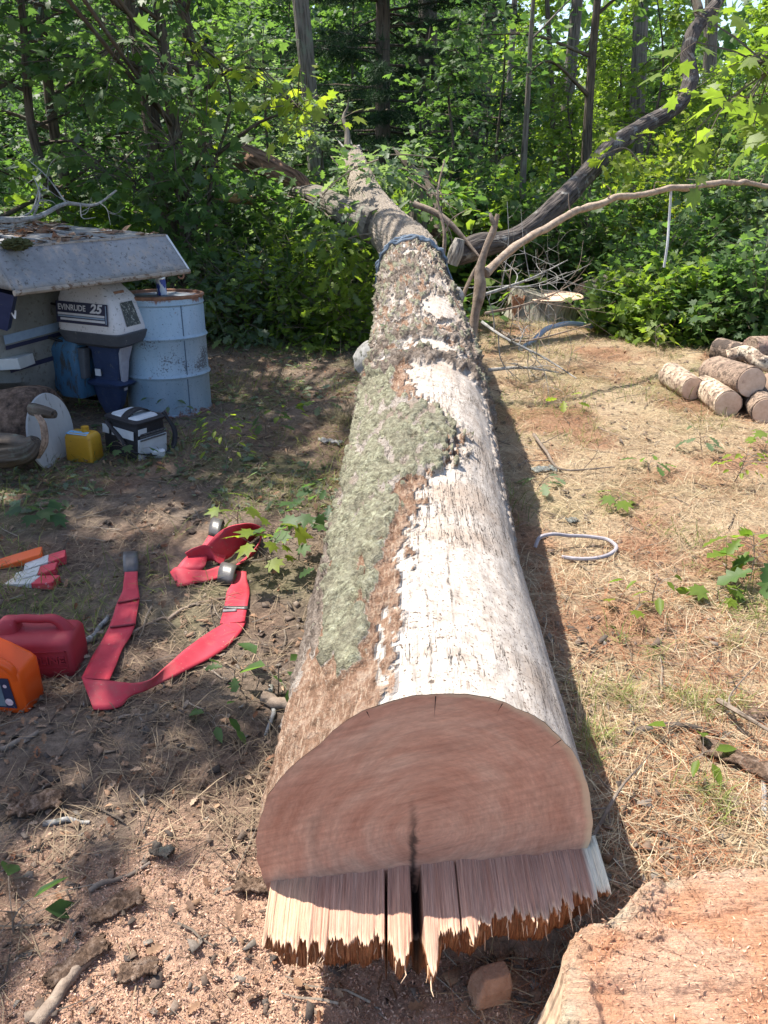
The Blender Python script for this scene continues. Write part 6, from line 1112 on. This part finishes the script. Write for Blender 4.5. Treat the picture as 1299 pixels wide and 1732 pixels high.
# ------------------------------------------------------------------ everything strewn over the ground
def strew(n, x0, x1, y0, y1, seed, dens=None):
    r = np.random.default_rng(seed); x = r.uniform(x0, x1, n); y = y0 + (y1 - y0) * r.random(n) ** 1.35
    if dens is not None: m_ = r.random(n) < dens(x, y); x, y = x[m_], y[m_]
    return r, x, y
STR1 = [P(*q_)[:2] for q_ in ((206, 938), (238, 938), (240, 1015), (230, 1060), (190, 1150), (250, 1146), (330, 1085), (370, 1050), (385, 1000), (368, 985), (385, 955), (412, 962), (424, 990), (420, 1055), (335, 1130), (225, 1180), (160, 1203), (134, 1145), (200, 1010))]
STR2 = [P(*q_)[:2] for q_ in ((355, 882), (385, 882), (440, 882), (446, 905), (400, 960), (330, 990), (284, 972), (310, 930))]
def infree(x, y):                                        # outside the trunk and the stump
    cx_ = np.interp(y, LC[:, 1], LC[:, 0]); return (~inpoly(x, y, STR1)) & (~inpoly(x, y, STR2)) & (~((np.abs(x - cx_) < .30) & (y > 1.2) & (y < 4.6))) & (~inpoly(x, y, ol))
def blades(name, n, box, dens, lmin, lmax, wd_, cols, seed, up, mat, kind_label, cat):
    r, x, y = strew(n, *box, seed, dens); m_ = infree(x, y); x, y = x[m_], y[m_]; n = len(x); a_ = r.uniform(0, 2 * math.pi, n); l = r.uniform(lmin, lmax, n); e_ = np.abs(r.normal(size=n)) * up
    d = np.stack([np.cos(a_), np.sin(a_), 0 * a_], -1); s_ = np.stack([-np.sin(a_), np.cos(a_), 0 * a_], -1); b = np.stack([x, y, gz(x, y) + r.uniform(.002, .012, n)], -1); w_ = (wd_ * r.uniform(.6, 1.4, n))[:, None]
    cv = (r.normal(size=n) * .25)[:, None]; p1 = b + d * (l * .5)[:, None] + s_ * cv * (l * .3)[:, None] + np.array((0, 0, 1.)) * (e_ * l * .5 + .004)[:, None]; p2 = b + d * l[:, None] + s_ * cv * (l * 1.0)[:, None] + np.array((0, 0, 1.)) * (e_ * l * .75)[:, None]
    v = np.stack([b - s_ * w_, b + s_ * w_, p1 - s_ * w_ * .9, p1 + s_ * w_ * .9, p2], 1); f = np.array([(0, 1, 3), (0, 3, 2), (2, 3, 4)])[None] + (np.arange(n) * 5)[:, None, None]
    cc = cols(r, n, x, y); o = npmesh(name, v.reshape(-1, 3), f.ravel(), 3, np.repeat(cc, 5, 0), mat); return tag(o, kind_label, cat, kind='stuff')
def pick(cols):
    cols = np.array(cols)
    def f(r, n, x, y): return lerp(cols[r.integers(0, len(cols), n)], cols[r.integers(0, len(cols), n)], r.random((n, 1)) * .6) * r.uniform(.75, 1.2, (n, 1))
    return f
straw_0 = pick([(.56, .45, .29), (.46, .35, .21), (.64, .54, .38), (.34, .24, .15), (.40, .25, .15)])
rust_c = pick([(.40, .22, .13), (.34, .17, .10), (.28, .17, .11), (.46, .32, .2)])
def straw_c(r, n, x, y): return np.where((fbm2(x, y, 1.9, 47) + r.normal(size=n) * .05 > .56)[:, None], rust_c(r, n, x, y), straw_0(r, n, x, y))
blades('dry_grass', 130000, (-.2, 4.6, 1.05, 9), lambda x, y: straw_amt(x, y) * (.22 + .78 * sstep(.36, .52, fbm2(x, y, 3.5, 171))), .05, .17, .0011, straw_c, 172, .16, M['straw'], 'flattened straw coloured dry grass covering the sunny side of the clearing', 'dry grass')
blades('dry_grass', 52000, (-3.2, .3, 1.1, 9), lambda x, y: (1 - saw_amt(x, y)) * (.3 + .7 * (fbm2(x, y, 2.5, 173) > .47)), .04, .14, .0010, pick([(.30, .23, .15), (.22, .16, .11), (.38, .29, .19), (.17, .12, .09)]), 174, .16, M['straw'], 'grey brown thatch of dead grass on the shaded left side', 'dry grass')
blades('pine_needle_litter', 26000, (.3, 3.2, .95, 3.2), lambda x, y: .3 + .7 * (fbm2(x, y, 3, 177) > .5), .04, .10, .0007, pick([(.34, .13, .06), (.42, .20, .10), (.26, .10, .05)]), 178, .2, M['straw'], 'rust red pine needles among the grass in the right foreground', 'needles')
tuft = [P(a, b)[:2] for a, b in ((1065, 1195), (1195, 1200), (1195, 1370), (1040, 1180), (1150, 1180), (1230, 1190), (990, 1290), (1010, 1250), (1110, 1100), (1230, 1090), (1180, 1370), (980, 1180))]
def tuft_d(x, y): return np.clip(sum(np.exp(-(((x - a) / .05) ** 2 + ((y - b) / .05) ** 2)) for a, b in tuft), 0, 1) * sstep(.38, .6, fbm2(x, y, 14, 185))
blades('green_grass', 34000, (.4, 1.6, 1.3, 2.6), tuft_d, .03, .085, .0009, pick([(.20, .25, .06), (.28, .31, .10), (.16, .19, .05), (.36, .32, .16)]), 180, 1.0, M['straw'], 'fine green grass tufts on the right of the trunk', 'grass')
blades('green_grass', 60000, (-3.5, 5, 2.4, 10.5), lambda x, y: (fbm2(x, y, 1.1, 181, 3) > .535) * .75 + sstep(6.5, 8, y) * .3, .04, .13, .0014, pick([(.13, .17, .04), (.20, .24, .06), (.10, .13, .035), (.28, .28, .09)]), 182, .7, M['straw'], 'sparse green grass growing through the dead thatch', 'grass')
gt = P(590, 715)[:2]; blades('dry_grass_tuft', 3000, (gt[0] - .3, gt[0] + .3, gt[1] - .3, gt[1] + .3), lambda x, y: np.exp(-(((x - gt[0]) / .12) ** 2 + ((y - gt[1]) / .1) ** 2)), .08, .2, .0012, pick([(.22, .19, .11), (.15, .14, .08)]), 183, .9, M['straw'], 'drooping grass tuft at the shaded left foot of the trunk', 'grass')

def flakes(name, n, box, dens, smin, smax, cols, seed, tilt, mat, label, cat, asp=(.4, .9), thick=0.0, lift=(.002, .012), tmpl=None):
    r, x, y = strew(n, *box, seed, dens); m_ = infree(x, y) if name != 'sawdust_on_stump' else np.ones(len(x), bool); x, y = x[m_], y[m_]; n = len(x); z = gz(x, y) + r.uniform(*lift, n)
    s_ = r.uniform(smin, smax, n) * r.uniform(.6, 1, n); nr = _n(np.array((0, 0, 1.)) + r.normal(size=(n, 3)) * tilt); a_ = r.normal(size=(n, 3)); ax = _n(np.cross(nr, a_)); sd_ = np.cross(nr, ax); w_ = s_ * r.uniform(*asp, n); c0 = np.stack([x, y, z], -1)
    if tmpl: o = leaf_mesh(name, c0, ax, nr, s_, cols(r, n, x, y), tmpl, mat); return tag(o, label, cat, kind='stuff')
    a1 = ax * s_[:, None] * .5; b1 = sd_ * w_[:, None] * .5; j = lambda: 1 + r.normal(size=(n, 1)) * .25
    q_ = [c0 - a1 * j() - b1 * j(), c0 + a1 * j() - b1 * j(), c0 + a1 * j() + b1 * j(), c0 - a1 * j() + b1 * j()]; bend = nr * (s_ * r.uniform(-.15, .35, n))[:, None]; q_[0] = q_[0] + bend; q_[2] = q_[2] + bend
    if thick:
        tk = nr * (s_ * thick * r.uniform(.5, 1.4, n))[:, None]; v = np.stack([p_ + tk for p_ in q_] + [p_ - tk for p_ in q_], 1); f = np.array([(0, 1, 2, 3), (4, 7, 6, 5), (0, 4, 5, 1), (1, 5, 6, 2), (2, 6, 7, 3), (3, 7, 4, 0)])[None] + (np.arange(n) * 8)[:, None, None]; o = npmesh(name, v.reshape(-1, 3), f.ravel(), 4, np.repeat(cols(r, n, x, y), 8, 0), mat)
    else: v = np.stack(q_, 1); f = np.array([(0, 1, 2), (0, 2, 3)])[None] + (np.arange(n) * 4)[:, None, None]; o = npmesh(name, v.reshape(-1, 3), f.ravel(), 3, np.repeat(cols(r, n, x, y), 4, 0), mat)
    return tag(o, label, cat, kind='stuff')
lit_c = pick([(.22, .13, .08), (.30, .19, .12), (.14, .09, .065), (.38, .27, .19), (.24, .11, .06)])
flakes('leaf_litter', 11000, (-3.4, .4, .9, 9), lambda x, y: .45 + .5 * (fbm2(x, y, 2, 191) > .5), .012, .048, lit_c, 192, .7, M['litter'], 'curled brown dead leaves littering the shaded left ground', 'leaf litter', tmpl='oak')
flakes('leaf_litter', 3600, (.3, 4.6, .95, 9), lambda x, y: .3 + .5 * (fbm2(x, y, 2, 193) > .5), .012, .045, lit_c, 194, .7, M['litter'], 'scattered curled dead leaves on the sunny dry grass', 'leaf litter', tmpl='oak')
flakes('wilted_leaves', 6500, (-2.2, .3, 3.6, 8), lambda x, y: (fbm2(x, y, 1.8, 195) > .47) * .8, .025, .085, pick([(.11, .16, .11), (.18, .23, .18), (.08, .12, .07), (.14, .18, .09), (.16, .12, .08)]), 196, .4, M['leaf'], 'blue green wilted leaves knocked down between drum and trunk', 'fallen leaves', tmpl='oak')
saw_c = pick([(.56, .36, .25), (.50, .29, .19), (.62, .45, .33), (.36, .19, .12), (.54, .34, .27), (.28, .18, .13)])
flakes('sawdust', 190000, (-1.4, .75, .55, 2.1), lambda x, y: saw_amt(x, y) ** 1.3, .0022, .0085, saw_c, 201, .8, M['chip'], 'pinkish sawdust and shavings spread before the sawn butt', 'sawdust', (.15, .6))
flakes('bark_flakes', 5200, (-1.4, .9, .6, 2.6), lambda x, y: .35 + .5 * (fbm2(x, y, 3, 203) > .48), .006, .040, pick([(.10, .075, .06), (.17, .12, .09), (.06, .05, .045), (.22, .19, .16), (.26, .16, .10)]), 204, .35, M['chip'], 'crumbled dark bark flakes mixed into the sawdust and litter', 'bark flakes', (.2, .7), .05)
flakes('bark_flakes', 1500, (.35, 2.4, 1.0, 3), lambda x, y: .5 + 0 * x, .010, .04, pick([(.20, .14, .10), (.28, .22, .17), (.12, .09, .07)]), 206, .35, M['chip'], 'bark crumbs strewn along the right of the trunk', 'bark flakes', (.2, .7), .05)
flakes('bark_flakes', 4200, (-3.2, 4.6, 2.4, 8.5), lambda x, y: .5 + 0 * x, .012, .05, pick([(.16, .115, .09), (.24, .19, .15), (.10, .08, .065)]), 208, .35, M['chip'], 'small bark and wood crumbs over the whole clearing', 'bark flakes', (.3, .7), .06)
# twigs
r, x, y = strew(1500, -3.2, 4.4, .8, 8.5, 211); m_ = infree(x, y); x, y = x[m_], y[m_]; mb = MB()
for a, b in zip(x, y):
    t = r.uniform(0, 6.28); l = r.uniform(.04, .28); d = np.array((math.cos(t), math.sin(t), 0)); p_ = np.array([(a, b, 0), *[np.array((a, b, 0)) + d * l * k_ + r.normal(size=3) * .03 * l for k_ in (.35, .7, 1)]]); p_[:, 2] = gz(p_[:, 0], p_[:, 1]) + .007 + r.random() * .006; rr = r.uniform(.0012, .0042); cc = lerp(np.array((.09, .07, .055)), np.array((.34, .28, .22)), r.random()); mb.tube(p_, np.linspace(rr, rr * .5, 4), 4, True, col=cc)
tag(mb.build('twig_litter', M['chip']), 'thin dead twigs scattered over the ground', 'twigs', kind='stuff')
# sawdust and shavings on the stump, bark bits on the boat
r = np.random.default_rng(221); x = r.uniform(.36, 1.1, 9000); y = r.uniform(.6, 1.4, 9000); m_ = inpoly(x, y, ol) & (r.random(9000) < .25 + .75 * (fbm2(x, y, 5, 222) > .52)); x, y = x[m_], y[m_]; n = len(x)
d = r.normal(size=(n, 3)); d[:, 2] *= .4; d = _n(d); s_ = r.uniform(.003, .014, n)[:, None] ** 1; e_ = _n(np.cross(d, r.normal(size=(n, 3)))) * s_ * .11; b = np.stack([x, y, stump_h(x, y) + .003], -1); v = np.stack([b - d * s_ * .5, b + e_, b + d * s_ * .5, b - e_], 1); f = np.array([(0, 1, 2), (0, 2, 3)])[None] + (np.arange(n) * 4)[:, None, None]
tag(npmesh('stump_shavings', v.reshape(-1, 3), f.ravel(), 3, np.repeat(pick([(.66, .38, .26), (.70, .46, .32), (.46, .22, .13), (.28, .13, .09), (.52, .28, .18)])(r, n, x, y), 4, 0), M['chip']), 'fine wood shavings lying on top of the fresh stump', 'shavings', kind='stuff')
r = np.random.default_rng(231); n = 1700; u_ = r.random(n); w_ = r.random(n); b = UL + (UR - UL) * u_[:, None] + Bk * w_[:, None] + np.array((0, 0, .016)); m_ = fbm(b * 4, 232, 3) > .5; b = b[m_]; n = len(b)
d = _n(r.normal(size=(n, 3)) * np.array((1, 1, .15))); s_ = r.uniform(.02, .12, n)[:, None]; e_ = _n(np.cross(d, np.array((0, 0, 1.)) + r.normal(size=(n, 3)) * .3)) * s_ * .25; v = np.stack([b - d * s_ * .5, b + e_, b + d * s_ * .5 + (0, 0, .008), b - e_], 1); f = np.array([(0, 1, 2), (0, 2, 3)])[None] + (np.arange(n) * 4)[:, None, None]
tag(npmesh('boat_debris', v.reshape(-1, 3), f.ravel(), 3, np.repeat(lit_c(r, n, b[:, 0], b[:, 1]), 4, 0), M['litter']), 'dry bark strips and dead leaves lying on the overturned boat', 'debris', kind='stuff')
# low plants along the edge of the woods
r = np.random.default_rng(241); n = 9000; x = r.uniform(-6, 7, n); y = r.uniform(7.2, 14, n); pq_ = 649.5 + x / (y * .9135 + .6) * FPX; m_ = (fbm2(x, y, .9, 242) > .46) & ~((pq_ > 850) & (pq_ < 1075) & (y < 10)) & (r.random(n) < sstep(7.2, 8.6, y)); x, y = x[m_], y[m_]; n = len(x)
tag(leaf_mesh('ground_cover', np.stack([x, y, gz(x, y) + r.uniform(.03, .28, n)], -1), r.normal(size=(n, 3)) * np.array((1, 1, .4)), np.array((0, 0, 1.)) + r.normal(size=(n, 3)) * .4, r.uniform(.05, .12, n), leaf_cols(r, n, 'mid'), 'far', M['leaf']), 'low green plants along the edge of the woods', 'ground cover', kind='stuff')
